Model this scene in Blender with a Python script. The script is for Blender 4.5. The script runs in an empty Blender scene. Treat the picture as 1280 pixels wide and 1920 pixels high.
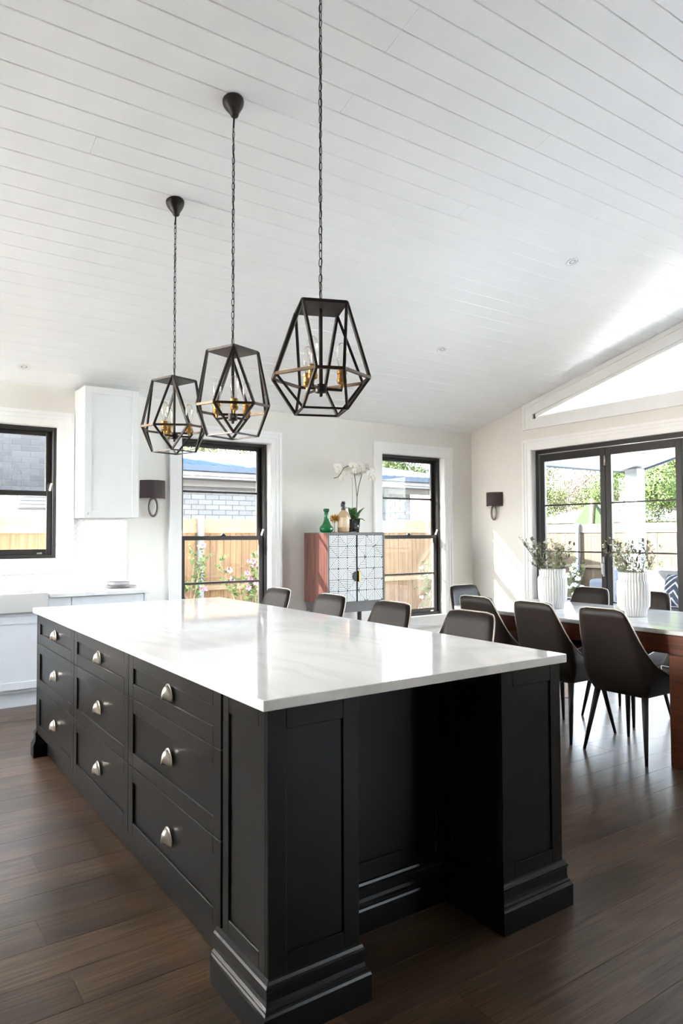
import bpy, bmesh, math, random
from mathutils import Vector, Matrix, Euler
random.seed(7)
scn = bpy.context.scene
col = scn.collection
PI = math.pi

# ------------------------------------------------------------------ camera
cam_d = bpy.data.cameras.new('camera'); cam = bpy.data.objects.new('camera', cam_d); col.objects.link(cam)
YAW, PIT, ROL, FPX = math.radians(34.548), math.radians(1.940), math.radians(-0.241), 1311.4
Fv = Vector((math.sin(YAW)*math.cos(PIT), math.cos(YAW)*math.cos(PIT), math.sin(PIT)))
R0 = Vector((math.cos(YAW), -math.sin(YAW), 0)); U0 = R0.cross(Fv)
Rv = R0*math.cos(ROL) + U0*math.sin(ROL); Uv = U0*math.cos(ROL) - R0*math.sin(ROL)
cam.matrix_world = Matrix(((Rv.x, Uv.x, -Fv.x, 0), (Rv.y, Uv.y, -Fv.y, 0), (Rv.z, Uv.z, -Fv.z, 1.365), (0, 0, 0, 1)))
cam_d.sensor_fit = 'VERTICAL'; cam_d.sensor_height = 36.0; cam_d.lens = 36.0*FPX/1920.0
cam_d.clip_start = 0.05; cam_d.clip_end = 300
scn.camera = cam

# ------------------------------------------------------------------ world, sun, exposure
w = bpy.data.worlds.new('world'); scn.world = w; w.use_nodes = True
nt = w.node_tree; bg = nt.nodes['Background']
sky = nt.nodes.new('ShaderNodeTexSky'); sky.sky_type = 'NISHITA'; sky.sun_disc = False
SUN = Vector((1.36, -1.0, -0.93)).normalized()
sky.sun_elevation = math.asin(-SUN.z); sky.sun_rotation = math.atan2(-SUN.x, -SUN.y)
sky.air_density = 1.0; sky.dust_density = 2.0; sky.ozone_density = 1.0
hsv = nt.nodes.new('ShaderNodeHueSaturation'); hsv.inputs['Saturation'].default_value = 0.42
nt.links.new(sky.outputs[0], hsv.inputs['Color']); nt.links.new(hsv.outputs[0], bg.inputs[0])
bg.inputs[1].default_value = 1.75
sun_d = bpy.data.lights.new('sun', 'SUN'); sun_d.energy = 35.0; sun_d.angle = 0.009; sun_d.color = (1.0, 0.965, 0.92)
sun = bpy.data.objects.new('sun', sun_d); col.objects.link(sun)
sun.rotation_euler = SUN.to_track_quat('-Z', 'Y').to_euler(); sun.location = (-10, 14, 12)
scn.view_settings.view_transform = 'Standard'; scn.view_settings.look = 'None'
scn.view_settings.gamma = 1.0; scn.view_settings.use_curve_mapping = False
scn.view_settings.exposure = 2.22
scn.cycles.max_bounces = 14; scn.cycles.diffuse_bounces = 8; scn.cycles.transparent_max_bounces = 16
scn.cycles.glossy_bounces = 5

# ------------------------------------------------------------------ materials
def mat(name, color, rough=0.5, metal=0.0, var=0.0, scale=8.0, stretch=(1, 1, 1), bump=0.0, bscale=40.0, rnd=0.0, spec=0.5, coat=0.0, sheen=0.0):
    m = bpy.data.materials.new(name); m.use_nodes = True
    n = m.node_tree.nodes; l = m.node_tree.links; p = n['Principled BSDF']
    p.inputs['Base Color'].default_value = (*color, 1); p.inputs['Roughness'].default_value = rough
    p.inputs['Metallic'].default_value = metal; p.inputs['Specular IOR Level'].default_value = spec
    p.inputs['Coat Weight'].default_value = coat; p.inputs['Sheen Weight'].default_value = sheen
    tc = n.new('ShaderNodeTexCoord'); mp = n.new('ShaderNodeMapping'); mp.inputs['Scale'].default_value = stretch
    l.new(tc.outputs['Object'], mp.inputs[0])
    no = n.new('ShaderNodeTexNoise'); no.inputs['Scale'].default_value = scale; no.inputs['Detail'].default_value = 5
    l.new(mp.outputs[0], no.inputs['Vector'])
    mr = n.new('ShaderNodeMapRange'); mr.inputs['From Min'].default_value = 0.3; mr.inputs['From Max'].default_value = 0.7
    mr.inputs['To Min'].default_value = 1-var; mr.inputs['To Max'].default_value = 1+var
    l.new(no.outputs[0], mr.inputs[0])
    val = mr.outputs[0]
    if rnd:
        oi = n.new('ShaderNodeObjectInfo'); m2 = n.new('ShaderNodeMapRange')
        m2.inputs['To Min'].default_value = 1-rnd; m2.inputs['To Max'].default_value = 1+rnd
        l.new(oi.outputs['Random'], m2.inputs[0])
        mu = n.new('ShaderNodeMath'); mu.operation = 'MULTIPLY'; l.new(val, mu.inputs[0]); l.new(m2.outputs[0], mu.inputs[1]); val = mu.outputs[0]
        ad = n.new('ShaderNodeVectorMath'); ad.operation = 'ADD'; sc = n.new('ShaderNodeVectorMath'); sc.operation = 'SCALE'
        cx = n.new('ShaderNodeCombineXYZ'); 
        for i in range(3): l.new(oi.outputs['Random'], cx.inputs[i])
        l.new(cx.outputs[0], sc.inputs[0]); sc.inputs['Scale'].default_value = 37.0
        l.new(mp.outputs[0], ad.inputs[0]); l.new(sc.outputs[0], ad.inputs[1]); l.new(ad.outputs[0], no.inputs['Vector'])
    hs = n.new('ShaderNodeHueSaturation'); hs.inputs['Color'].default_value = (*color, 1)
    l.new(val, hs.inputs['Value']); l.new(hs.outputs[0], p.inputs['Base Color'])
    if bump:
        nb = n.new('ShaderNodeTexNoise'); nb.inputs['Scale'].default_value = bscale; nb.inputs['Detail'].default_value = 4
        l.new(mp.outputs[0], nb.inputs['Vector'])
        b = n.new('ShaderNodeBump'); b.inputs['Strength'].default_value = bump; b.inputs['Distance'].default_value = 0.01
        l.new(nb.outputs[0], b.inputs['Height']); l.new(b.outputs[0], p.inputs['Normal'])
    return m

def glass_mat(name, tint=(1, 1, 1), refl=1.0, rough=0.0):
    m = bpy.data.materials.new(name); m.use_nodes = True
    n = m.node_tree.nodes; l = m.node_tree.links; n.remove(n['Principled BSDF'])
    t = n.new('ShaderNodeBsdfTransparent'); t.inputs[0].default_value = (*tint, 1)
    g = n.new('ShaderNodeBsdfGlossy'); g.inputs['Roughness'].default_value = rough
    fr = n.new('ShaderNodeFresnel'); fr.inputs[0].default_value = 1.45
    mu = n.new('ShaderNodeMath'); mu.operation = 'MULTIPLY'; mu.inputs[1].default_value = refl; l.new(fr.outputs[0], mu.inputs[0])
    mx = n.new('ShaderNodeMixShader'); l.new(mu.outputs[0], mx.inputs[0]); l.new(t.outputs[0], mx.inputs[1]); l.new(g.outputs[0], mx.inputs[2])
    l.new(mx.outputs[0], n['Material Output'].inputs[0])
    return m

def wood_mat(name, dark, light, rough, rnd=0.25, grain=(0.6, 14, 14), axis_scale=3.0, bump=0.15, spots=False):
    m = bpy.data.materials.new(name); m.use_nodes = True
    n = m.node_tree.nodes; l = m.node_tree.links; p = n['Principled BSDF']
    p.inputs['Roughness'].default_value = rough
    tc = n.new('ShaderNodeTexCoord'); oi = n.new('ShaderNodeObjectInfo')
    cx = n.new('ShaderNodeCombineXYZ')
    for i in range(3): l.new(oi.outputs['Random'], cx.inputs[i])
    sc = n.new('ShaderNodeVectorMath'); sc.operation = 'SCALE'; sc.inputs['Scale'].default_value = 53.0; l.new(cx.outputs[0], sc.inputs[0])
    ad = n.new('ShaderNodeVectorMath'); ad.operation = 'ADD'; l.new(tc.outputs['Object'], ad.inputs[0]); l.new(sc.outputs[0], ad.inputs[1])
    mp = n.new('ShaderNodeMapping'); mp.inputs['Scale'].default_value = grain; l.new(ad.outputs[0], mp.inputs[0])
    n1 = n.new('ShaderNodeTexNoise'); n1.inputs['Scale'].default_value = axis_scale; n1.inputs['Detail'].default_value = 8; n1.inputs['Distortion'].default_value = 0.6
    l.new(mp.outputs[0], n1.inputs['Vector'])
    rp = n.new('ShaderNodeValToRGB'); rp.color_ramp.elements[0].position = 0.3; rp.color_ramp.elements[0].color = (*dark, 1)
    rp.color_ramp.elements[1].position = 0.72; rp.color_ramp.elements[1].color = (*light, 1); l.new(n1.outputs[0], rp.inputs[0])
    hs = n.new('ShaderNodeHueSaturation'); l.new(rp.outputs[0], hs.inputs['Color'])
    mr = n.new('ShaderNodeMapRange'); mr.inputs['To Min'].default_value = 1-rnd; mr.inputs['To Max'].default_value = 1+rnd
    l.new(oi.outputs['Random'], mr.inputs[0]); l.new(mr.outputs[0], hs.inputs['Value'])
    out = hs.outputs[0]
    if spots:
        n3 = n.new('ShaderNodeTexNoise'); n3.inputs['Scale'].default_value = 3.2; n3.inputs['Detail'].default_value = 2
        mp3 = n.new('ShaderNodeMapping'); mp3.inputs['Scale'].default_value = (0.7, 1.5, 1); l.new(ad.outputs[0], mp3.inputs[0]); l.new(mp3.outputs[0], n3.inputs['Vector'])
        r3 = n.new('ShaderNodeMapRange'); r3.inputs['From Min'].default_value = 0.35; r3.inputs['From Max'].default_value = 0.7; r3.inputs['To Min'].default_value = 0.6; r3.inputs['To Max'].default_value = 1.35
        l.new(n3.outputs[0], r3.inputs[0])
        h2 = n.new('ShaderNodeHueSaturation'); l.new(out, h2.inputs['Color']); l.new(r3.outputs[0], h2.inputs['Value']); out = h2.outputs[0]
    l.new(out, p.inputs['Base Color'])
    b = n.new('ShaderNodeBump'); b.inputs['Strength'].default_value = bump; b.inputs['Distance'].default_value = 0.004
    l.new(n1.outputs[0], b.inputs['Height']); l.new(b.outputs[0], p.inputs['Normal'])
    return m

def marble_mat(name, base, vein, rough):
    m = bpy.data.materials.new(name); m.use_nodes = True
    n = m.node_tree.nodes; l = m.node_tree.links; p = n['Principled BSDF']; p.inputs['Roughness'].default_value = rough
    tc = n.new('ShaderNodeTexCoord'); mp = n.new('ShaderNodeMapping'); mp.inputs['Rotation'].default_value = (0, 0, 0.9); mp.inputs['Scale'].default_value = (1, 0.35, 1)
    l.new(tc.outputs['Object'], mp.inputs[0])
    n1 = n.new('ShaderNodeTexNoise'); n1.inputs['Scale'].default_value = 2.6; n1.inputs['Detail'].default_value = 7; n1.inputs['Distortion'].default_value = 1.6
    l.new(mp.outputs[0], n1.inputs['Vector'])
    rp = n.new('ShaderNodeValToRGB'); e = rp.color_ramp.elements
    e[0].position = 0.40; e[0].color = (*base, 1); e[1].position = 0.62; e[1].color = (*base, 1)
    k = e.new(0.50); k.color = (*vein, 1)
    k2 = e.new(0.45); k2.color = tuple(0.6*a+0.4*b for a, b in zip(base, vein)) + (1,)
    l.new(n1.outputs[0], rp.inputs[0])
    n2 = n.new('ShaderNodeTexNoise'); n2.inputs['Scale'].default_value = 1.3; n2.inputs['Detail'].default_value = 3; l.new(tc.outputs['Object'], n2.inputs['Vector'])
    mx = n.new('ShaderNodeMix'); mx.data_type = 'RGBA'; l.new(n2.outputs[0], mx.inputs[0]); mx.inputs[6].default_value = (*base, 1); l.new(rp.outputs[0], mx.inputs[7])
    l.new(mx.outputs[2], p.inputs['Base Color'])
    return m

def tile_mat(name):   # tiny scallop tiles, each only a few pixels: relief in the material
    m = bpy.data.materials.new(name); m.use_nodes = True
    n = m.node_tree.nodes; l = m.node_tree.links; p = n['Principled BSDF']; p.inputs['Roughness'].default_value = 0.12
    tc = n.new('ShaderNodeTexCoord'); mp = n.new('ShaderNodeMapping'); mp.inputs['Rotation'].default_value = (0, PI/4, 0); mp.inputs['Scale'].default_value = (1, 0, 1)
    sp = n.new('ShaderNodeSeparateXYZ'); cb = n.new('ShaderNodeCombineXYZ'); l.new(tc.outputs['Object'], mp.inputs[0]); l.new(mp.outputs[0], sp.inputs[0])
    l.new(sp.outputs[0], cb.inputs[0]); l.new(sp.outputs[2], cb.inputs[1])
    br = n.new('ShaderNodeTexBrick'); br.inputs['Scale'].default_value = 1; br.inputs['Brick Width'].default_value = 0.034; br.inputs['Row Height'].default_value = 0.034
    br.inputs['Mortar Size'].default_value = 0.0022; br.offset = 0.0; br.inputs['Color1'].default_value = (0.80, 0.80, 0.80, 1); br.inputs['Color2'].default_value = (0.77, 0.77, 0.77, 1); br.inputs['Mortar'].default_value = (0.68, 0.68, 0.67, 1)
    l.new(cb.outputs[0], br.inputs['Vector']); l.new(br.outputs[0], p.inputs['Base Color'])
    b = n.new('ShaderNodeBump'); b.inputs['Strength'].default_value = 0.5; b.inputs['Distance'].default_value = 0.003; b.invert = True
    l.new(br.outputs['Fac'], b.inputs['Height']); l.new(b.outputs[0], p.inputs['Normal'])
    return m

M = {}
M['wall'] = mat('wall_paint', (0.77, 0.755, 0.715), 0.7, var=0.015, scale=3, bump=0.02, bscale=90)
M['ceil'] = mat('ceiling_paint', (0.885, 0.89, 0.89), 0.45, var=0.012, scale=3)
M['white'] = mat('white_gloss_paint', (0.86, 0.86, 0.855), 0.3, var=0.01)
M['wcab'] = mat('white_wall_cabinet_paint', (0.72, 0.735, 0.745), 0.35, var=0.01)
M['cab'] = mat('white_cabinet_paint', (0.76, 0.79, 0.83), 0.35, var=0.01)
M['black'] = mat('black_island_paint', (0.0045, 0.0050, 0.0056), 0.28, spec=0.3, var=0.2, scale=6, bump=0.03, bscale=60)
M['frame'] = mat('black_window_frame', (0.016, 0.014, 0.0135), 0.35, var=0.1)
M['floor'] = wood_mat('dark_floor_timber', (0.038, 0.0225, 0.0130), (0.120, 0.076, 0.044), 0.30, rnd=0.22, grain=(1.3, 34, 34), spots=True, bump=0.04)
M['floor'].node_tree.nodes['Principled BSDF'].inputs['Specular IOR Level'].default_value = 0.42

M['marble'] = marble_mat('white_marble', (0.86, 0.865, 0.865), (0.66, 0.68, 0.69), 0.06)
M['marble2'] = marble_mat('table_marble', (0.82, 0.83, 0.83), (0.5, 0.53, 0.54), 0.06)
M['tile'] = tile_mat('splashback_tiles')
M['glass'] = glass_mat('window_glass', (0.88, 0.89, 0.89), 0.9)
M['glass_back'] = glass_mat('clear_sash_glass', (0.90, 0.91, 0.905), 0.9)
M['clear'] = glass_mat('clear_glass', (0.97, 0.98, 0.98), 0.9)
M['bulb'] = glass_mat('bulb_glass', (0.985, 0.98, 0.96), 0.55)
M['bronze'] = mat('dark_bronze', (0.017, 0.012, 0.010), 0.42, 0.4, var=0.2)
M['bronze_gold'] = mat('rubbed_bronze', (0.060, 0.036, 0.019), 0.42, 0.6, var=0.3)
M['brass'] = mat('aged_brass', (0.33, 0.19, 0.055), 0.38, 0.85, var=0.2)
M['gold'] = mat('polished_gold', (0.72, 0.45, 0.14), 0.22, 1.0, var=0.1)
M['nickel'] = mat('satin_nickel', (0.62, 0.58, 0.52), 0.28, 1.0, var=0.05)
M['chrome'] = mat('chrome', (0.72, 0.72, 0.72), 0.15, 1.0)
M['leather'] = mat('brown_leather', (0.0165, 0.0118, 0.010), 0.5, spec=0.2, var=0.12, scale=25, bump=0.05, bscale=220)
M['pipe'] = mat('cream_piping', (0.52, 0.48, 0.43), 0.5)
M['leg'] = mat('dark_leg_wrap', (0.020, 0.017, 0.017), 0.45, var=0.1)
M['redwood'] = wood_mat('red_brown_timber', (0.060, 0.016, 0.008), (0.19, 0.058, 0.026), 0.3, rnd=0.08, grain=(14, 0.6, 14))
M['mahog'] = wood_mat('mahogany_side', (0.085, 0.032, 0.026), (0.20, 0.092, 0.076), 0.25, rnd=0.05, grain=(12, 12, 0.7))
M['greyframe'] = mat('grey_brown_lacquer', (0.085, 0.075, 0.075), 0.4, var=0.12, scale=12)
M['inlay_dark'] = mat('inlay_dark', (0.09, 0.09, 0.095), 0.5, var=0.1)
M['inlay'] = mat('inlay_white', (0.72, 0.73, 0.73), 0.4, var=0.04)
M['vase'] = mat('white_ceramic', (0.64, 0.635, 0.63), 0.22, var=0.01)
M['plate'] = mat('grey_stoneware', (0.36, 0.34, 0.35), 0.35, var=0.06)
M['shade'] = mat('brown_linen_shade', (0.060, 0.042, 0.044), 0.85, var=0.12, scale=120)
M['pewter'] = mat('pewter', (0.19, 0.165, 0.145), 0.4, 0.85)
M['downw'] = mat('downlight_white', (0.82, 0.82, 0.82), 0.4)
M['downg'] = mat('downlight_reflector', (0.42, 0.43, 0.43), 0.3, 0.6)
M['green_glass'] = mat('green_glass', (0.012, 0.20, 0.065), 0.06, var=0.3, scale=30); M['green_glass'].node_tree.nodes['Principled BSDF'].inputs['Transmission Weight'].default_value = 0.45
M['amber'] = mat('amber_glass', (0.66, 0.48, 0.30), 0.12, var=0.12, scale=20); M['amber'].node_tree.nodes['Principled BSDF'].inputs['Transmission Weight'].default_value = 0.35
M['siphon_label'] = mat('siphon_label', (0.70, 0.54, 0.38), 0.4, var=0.05)
M['blackplastic'] = mat('black_plastic', (0.015, 0.015, 0.015), 0.35)
M['potglass'] = glass_mat('clear_pot', (0.75, 0.75, 0.75), 1.5)
M['soil'] = mat('bark_mix', (0.045, 0.033, 0.025), 0.9, var=0.5, scale=60)
M['leaf'] = mat('orchid_leaf', (0.045, 0.14, 0.035), 0.35, var=0.25, scale=20)
M['petal'] = mat('white_petal', (0.82, 0.81, 0.76), 0.6, var=0.03)
M['petal_c'] = mat('petal_centre', (0.62, 0.60, 0.18), 0.6)
M['stem'] = mat('orchid_stem', (0.11, 0.065, 0.045), 0.6, var=0.2)
M['sage'] = mat('sage_leaves', (0.29, 0.32, 0.165), 0.6, var=0.4, scale=30)
M['sage_stem'] = mat('sprig_stem', (0.12, 0.11, 0.07), 0.7, var=0.2)
M['seed'] = mat('seed_heads', (0.11, 0.09, 0.07), 0.8, var=0.3)
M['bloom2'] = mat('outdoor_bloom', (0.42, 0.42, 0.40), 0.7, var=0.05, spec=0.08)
M['bloom'] = mat('white_bloom', (0.78, 0.77, 0.68), 0.7, var=0.05)
M['render'] = mat('house_render', (0.16, 0.16, 0.165), 0.8, var=0.02, spec=0.08)
# outside
M['paling'] = wood_mat('fence_timber', (0.080, 0.050, 0.027), (0.130, 0.087, 0.053), 0.75, rnd=0.10, grain=(8, 8, 0.7), bump=0.1)
M['rail'] = wood_mat('fence_rail_timber', (0.125, 0.092, 0.060), (0.17, 0.127, 0.088), 0.75, rnd=0.06, grain=(0.7, 0.7, 8), bump=0.1)
M['paling_dimmed'] = wood_mat('fence_timber_dimmed_for_sun', (0.024, 0.019, 0.013), (0.037, 0.030, 0.0215), 0.75, rnd=0.10, grain=(8, 8, 0.7), bump=0.1)  # fence timber darkened in colour to offset direct sun on this side
M['rail_dimmed'] = wood_mat('rail_timber_dimmed_for_sun', (0.046, 0.040, 0.031), (0.062, 0.053, 0.043), 0.75, rnd=0.05, grain=(8, 0.7, 8), bump=0.1)  # rail colour darkened likewise against the sun
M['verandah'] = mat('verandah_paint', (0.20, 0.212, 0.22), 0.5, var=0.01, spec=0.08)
M['galv'] = mat('galvanised_steel', (0.10, 0.112, 0.125), 0.5, 0.3, var=0.1)
M['brick'] = mat('grey_brick', (0.036, 0.037, 0.040), 0.85, var=0.08, scale=20, rnd=0.14, spec=0.08)
M['brick_lightened'] = mat('grey_brick_lightened_for_eave', (0.125, 0.126, 0.132), 0.85, var=0.06, scale=20, rnd=0.10, spec=0.08)  # grey brick lightened in colour to offset the shade under the eaves
M['mortar'] = mat('mortar', (0.068, 0.068, 0.068), 0.9, var=0.05, spec=0.08)
for k_ in ('paling', 'rail', 'paling_dimmed', 'rail_dimmed'): M[k_].node_tree.nodes['Principled BSDF'].inputs['Specular IOR Level'].default_value = 0.08
M['bluegrey'] = mat('blue_grey_steel_roof', (0.034, 0.054, 0.078), 0.95, spec=0.0, var=0.04)
M['gutter'] = mat('slate_blue_gutter', (0.038, 0.052, 0.074), 0.5, spec=0.1, var=0.04)
M['terracotta'] = mat('pale_terracotta', (0.20, 0.12, 0.105), 0.8, var=0.1)
M['grass'] = mat('garden_bed', (0.14, 0.13, 0.10), 0.95, var=0.5, scale=6, bump=0.5, bscale=30)
M['paving'] = mat('pale_paving', (0.78, 0.775, 0.76), 0.8, var=0.06, scale=4)
M['treeleaf'] = mat('tree_leaves', (0.028, 0.043, 0.012), 0.6, var=0.5, scale=1.2, spec=0.08)
M['treeleaf2'] = mat('yellow_green_leaves', (0.056, 0.062, 0.022), 0.6, var=0.4, scale=1.2, spec=0.08)
M['pinkleaf'] = mat('pinkish_tree', (0.085, 0.064, 0.054), 0.7, var=0.3, scale=1.5, spec=0.08)
M['bark'] = mat('bark', (0.10, 0.075, 0.055), 0.9, var=0.3)
M['roseleaf'] = mat('rose_leaves', (0.05, 0.078, 0.028), 0.6, var=0.4, scale=14, spec=0.08)
M['rose'] = mat('pink_rose', (0.42, 0.15, 0.24), 0.7, var=0.15, scale=30, spec=0.08)
M['canvas'] = mat('green_canvas', (0.012, 0.0195, 0.0085), 0.9, var=0.05, spec=0.08)
M['paleroof'] = mat('pale_roof', (0.075, 0.073, 0.07), 0.7, var=0.04, spec=0.08)
M['sofa'] = mat('charcoal_sofa', spec=0.06, color=(0.012, 0.015, 0.023), rough=0.85, var=0.15, scale=60)
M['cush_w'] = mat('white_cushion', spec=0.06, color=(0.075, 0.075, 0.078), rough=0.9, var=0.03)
M['cush_g'] = mat('grey_blue_cushion', spec=0.06, color=(0.008, 0.0105, 0.0155), rough=0.9, var=0.15, scale=50)
M['navy'] = mat('navy_fabric', spec=0.06, color=(0.010, 0.013, 0.024), rough=0.9, var=0.1)

# ------------------------------------------------------------------ mesh helpers
class MB:
    def __init__(s): s.v = []; s.f = []
    def add(s, vs, fs):
        k = len(s.v); s.v += [tuple(p) for p in vs]; s.f += [tuple(k+i for i in f) for f in fs]; return s
    def box(s, x0, x1, y0, y1, z0, z1, T=None):
        vs = [(x, y, z) for z in (z0, z1) for y in (y0, y1) for x in (x0, x1)]
        if T: vs = [T(*p) for p in vs]
        return s.add(vs, [(0, 2, 3, 1), (4, 5, 7, 6), (0, 1, 5, 4), (2, 6, 7, 3), (0, 4, 6, 2), (1, 3, 7, 5)])
    def bar(s, p, q, w, h=None, up=(0, 0, 1)):
        p, q = Vector(p), Vector(q); d = (q-p).normalized(); u = Vector(up)
        if abs(d.dot(u)) > 0.98: u = Vector((1, 0, 0))
        a = d.cross(u).normalized(); b = a.cross(d); h = h or w
        vs = [c + a*(i*w/2) + b*(j*h/2) for c in (p, q) for j in (-1, 1) for i in (-1, 1)]
        return s.add(vs, [(0, 2, 3, 1), (4, 5, 7, 6), (0, 1, 5, 4), (2, 6, 7, 3), (0, 4, 6, 2), (1, 3, 7, 5)])
    def prism(s, pts, axis, a0, a1):
        n = len(pts); mk = {'x': lambda a, p: (a, p[0], p[1]), 'y': lambda a, p: (p[0], a, p[1]), 'z': lambda a, p: (p[0], p[1], a)}[axis]
        vs = [mk(a0, p) for p in pts] + [mk(a1, p) for p in pts]
        fs = [tuple(range(n)), tuple(range(2*n-1, n-1, -1))] + [(i, i+n, (i+1) % n+n, (i+1) % n) for i in range(n)]
        return s.add(vs, fs)
    def tube(s, pts, r, n=8, closed=False):
        pts = [Vector(p) for p in pts]; N = len(pts); rs = r if isinstance(r, (list, tuple)) else [r]*N
        rings = []; prev = None
        for i, p in enumerate(pts):
            if closed: d = pts[(i+1) % N] - pts[i-1]
            else: d = pts[min(i+1, N-1)] - pts[max(i-1, 0)]
            d = d.normalized() if d.length > 1e-9 else Vector((0, 0, 1))
            if prev is None:
                u = Vector((0, 0, 1)) if abs(d.z) < 0.9 else Vector((1, 0, 0)); a = d.cross(u).normalized()
            else:
                a = prev - d*prev.dot(d); a = a.normalized() if a.length > 1e-6 else d.orthogonal().normalized()
            prev = a; b = d.cross(a)
            rings.append([p + (a*math.cos(2*PI*k/n) + b*math.sin(2*PI*k/n))*rs[i] for k in range(n)])
        base = len(s.v); s.v += [tuple(q) for ring in rings for q in ring]
        R = N if closed else N-1
        for i in range(R):
            j = (i+1) % N
            for k in range(n): s.f.append((base+i*n+k, base+i*n+(k+1) % n, base+j*n+(k+1) % n, base+j*n+k))
        if not closed:
            s.f.append(tuple(base+k for k in range(n))); s.f.append(tuple(base+(N-1)*n+k for k in range(n-1, -1, -1)))
        return s
    def lathe(s, prof, n=24, c=(0, 0, 0), ripple=None):
        base = len(s.v)
        for i, (r, z) in enumerate(prof):
            for k in range(n):
                a = 2*PI*k/n; rr = r*(1 + (ripple(a, i) if ripple else 0)); s.v.append((c[0]+rr*math.cos(a), c[1]+rr*math.sin(a), c[2]+z))
        for i in range(len(prof)-1):
            for k in range(n): s.f.append((base+i*n+k, base+i*n+(k+1) % n, base+(i+1)*n+(k+1) % n, base+(i+1)*n+k))
        s.f.append(tuple(base+k for k in range(n-1, -1, -1))); m = base+(len(prof)-1)*n; s.f.append(tuple(m+k for k in range(n)))
        return s
    def quad(s, c, u, v):
        c, u, v = Vector(c), Vector(u), Vector(v)
        return s.add([c-u-v, c+u-v, c+u+v, c-u+v], [(0, 1, 2, 3)])
    def leafq(s, c, d, wv):    # pointed leaf folded a little
        c, d, wv = Vector(c), Vector(d), Vector(wv)
        return s.add([c, c+d*0.5+wv, c+d, c+d*0.5-wv], [(0, 1, 2), (0, 2, 3)])
    def ball(s, c, r, n=8, m=5, sz=1.0):
        return s.lathe([(max(1e-4, r*math.sin(PI*i/m)), -r*sz*math.cos(PI*i/m)) for i in range(m+1)], n, c)
    def build(s, name, m, parent=None, smooth=False, bevel=0.0, seg=1, fix=True, world=True):
        me = bpy.data.meshes.new(name)
        off = Vector((0, 0, 0))
        if parent is not None and world:
            o = parent
            while o is not None: off += o.location; o = o.parent
        me.from_pydata([tuple(Vector(p)-off) for p in s.v], [], s.f)
        if fix:
            bm = bmesh.new(); bm.from_mesh(me); bmesh.ops.recalc_face_normals(bm, faces=bm.faces); bm.to_mesh(me); bm.free()
        me.materials.append(m)
        if smooth:
            for p in me.polygons: p.use_smooth = True
        o = bpy.data.objects.new(name, me); col.objects.link(o)
        if parent is not None: o.parent = parent
        if bevel:
            b = o.modifiers.new('edge', 'BEVEL'); b.width = bevel; b.segments = seg; b.limit_method = 'ANGLE'; b.angle_limit = math.radians(35)
        return o

def thing(name, label, cat, loc=(0, 0, 0), rz=0.0, group=None):
    o = bpy.data.objects.new(name, None); col.objects.link(o); o.empty_display_size = 0.1
    o.location = loc; o.rotation_euler = (0, 0, rz); o['label'] = label; o['category'] = cat
    if group: o['group'] = group
    return o
def tag(o, label, cat, group=None, kind=None):
    o['label'] = label; o['category'] = cat
    if group: o['group'] = group
    if kind: o['kind'] = kind
    return o
def struct(o): o['kind'] = 'structure'; return o
def sempty(name, loc=(0, 0, 0)):
    o = bpy.data.objects.new(name, None); col.objects.link(o); o.location = loc; o.empty_display_size = 0.1; o['kind'] = 'structure'; return o
def stuff(o): o['kind'] = 'stuff'; return o
def dup(root, loc, rz, label, group=None):
    r = root.copy(); col.objects.link(r); r.location = loc; r.rotation_euler = (0, 0, rz); r['label'] = label
    if group: r['group'] = group
    for ch in list(root.children):
        c = ch.copy(); col.objects.link(c); c.parent = r
        for g in list(ch.children):
            d = g.copy(); col.objects.link(d); d.parent = c
    return r

# ------------------------------------------------------------------ room shell
YB, XW, ZC, SL = 6.70, 6.73, 2.725, 0.255
YR = 1.20; ZR = ZC + SL*(YB-YR); XL = -2.8; YN = YR - (YB-YR)
def ceil_z(y): return ZC + SL*(YB-y) if y >= YR else ZC + SL*(y-YN)
WT = 0.25

# floor: planks run along x
FP = 0.187; SEAM0 = 2.527
fl = struct(MB().box(XL-WT, XW+WT, YN-WT, YB+WT, -0.10, -0.0135).build('floor', M['floor']))
jt = {0: 0.538, -2: 0.565, -6: 1.486, -5: 3.3}
k0 = math.floor((-1.2-SEAM0)/FP); k1 = math.ceil((YB-SEAM0)/FP)
for k in range(k0, k1):
    y0, y1 = SEAM0+k*FP, min(SEAM0+(k+1)*FP, YB)
    first = jt.get(k, random.uniform(-1.0, 1.2))
    L = 2.15; xs = [XL]
    x = first - L*2
    while x < XW-0.3:
        if x > XL+0.3: xs.append(x)
        x += L if k in jt else random.choice((1.9, 2.15, 2.4))
    xs.append(XW)
    for a, b in zip(xs[:-1], xs[1:]):
        g = 0.0005; c = 0.0006
        m = MB()
        T = lambda x_, y_, z_: (x_, y_, z_)
        lo = [(a+g, y0+g, -0.0135), (b-g, y0+g, -0.0135), (b-g, y1-g, -0.0135), (a+g, y1-g, -0.0135)]
        mid = [(p[0], p[1], -c) for p in lo]
        top = [(a+g+c, y0+g+c, 0), (b-g-c, y0+g+c, 0), (b-g-c, y1-g-c, 0), (a+g+c, y1-g-c, 0)]
        fs = [(8, 9, 10, 11)] + [(i, (i+1) % 4, 4+(i+1) % 4, 4+i) for i in range(4)] + [(4+i, 4+(i+1) % 4, 8+(i+1) % 4, 8+i) for i in range(4)]
        m.add(lo+mid+top, fs).build('plank', M['floor'], fl, fix=False)

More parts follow.
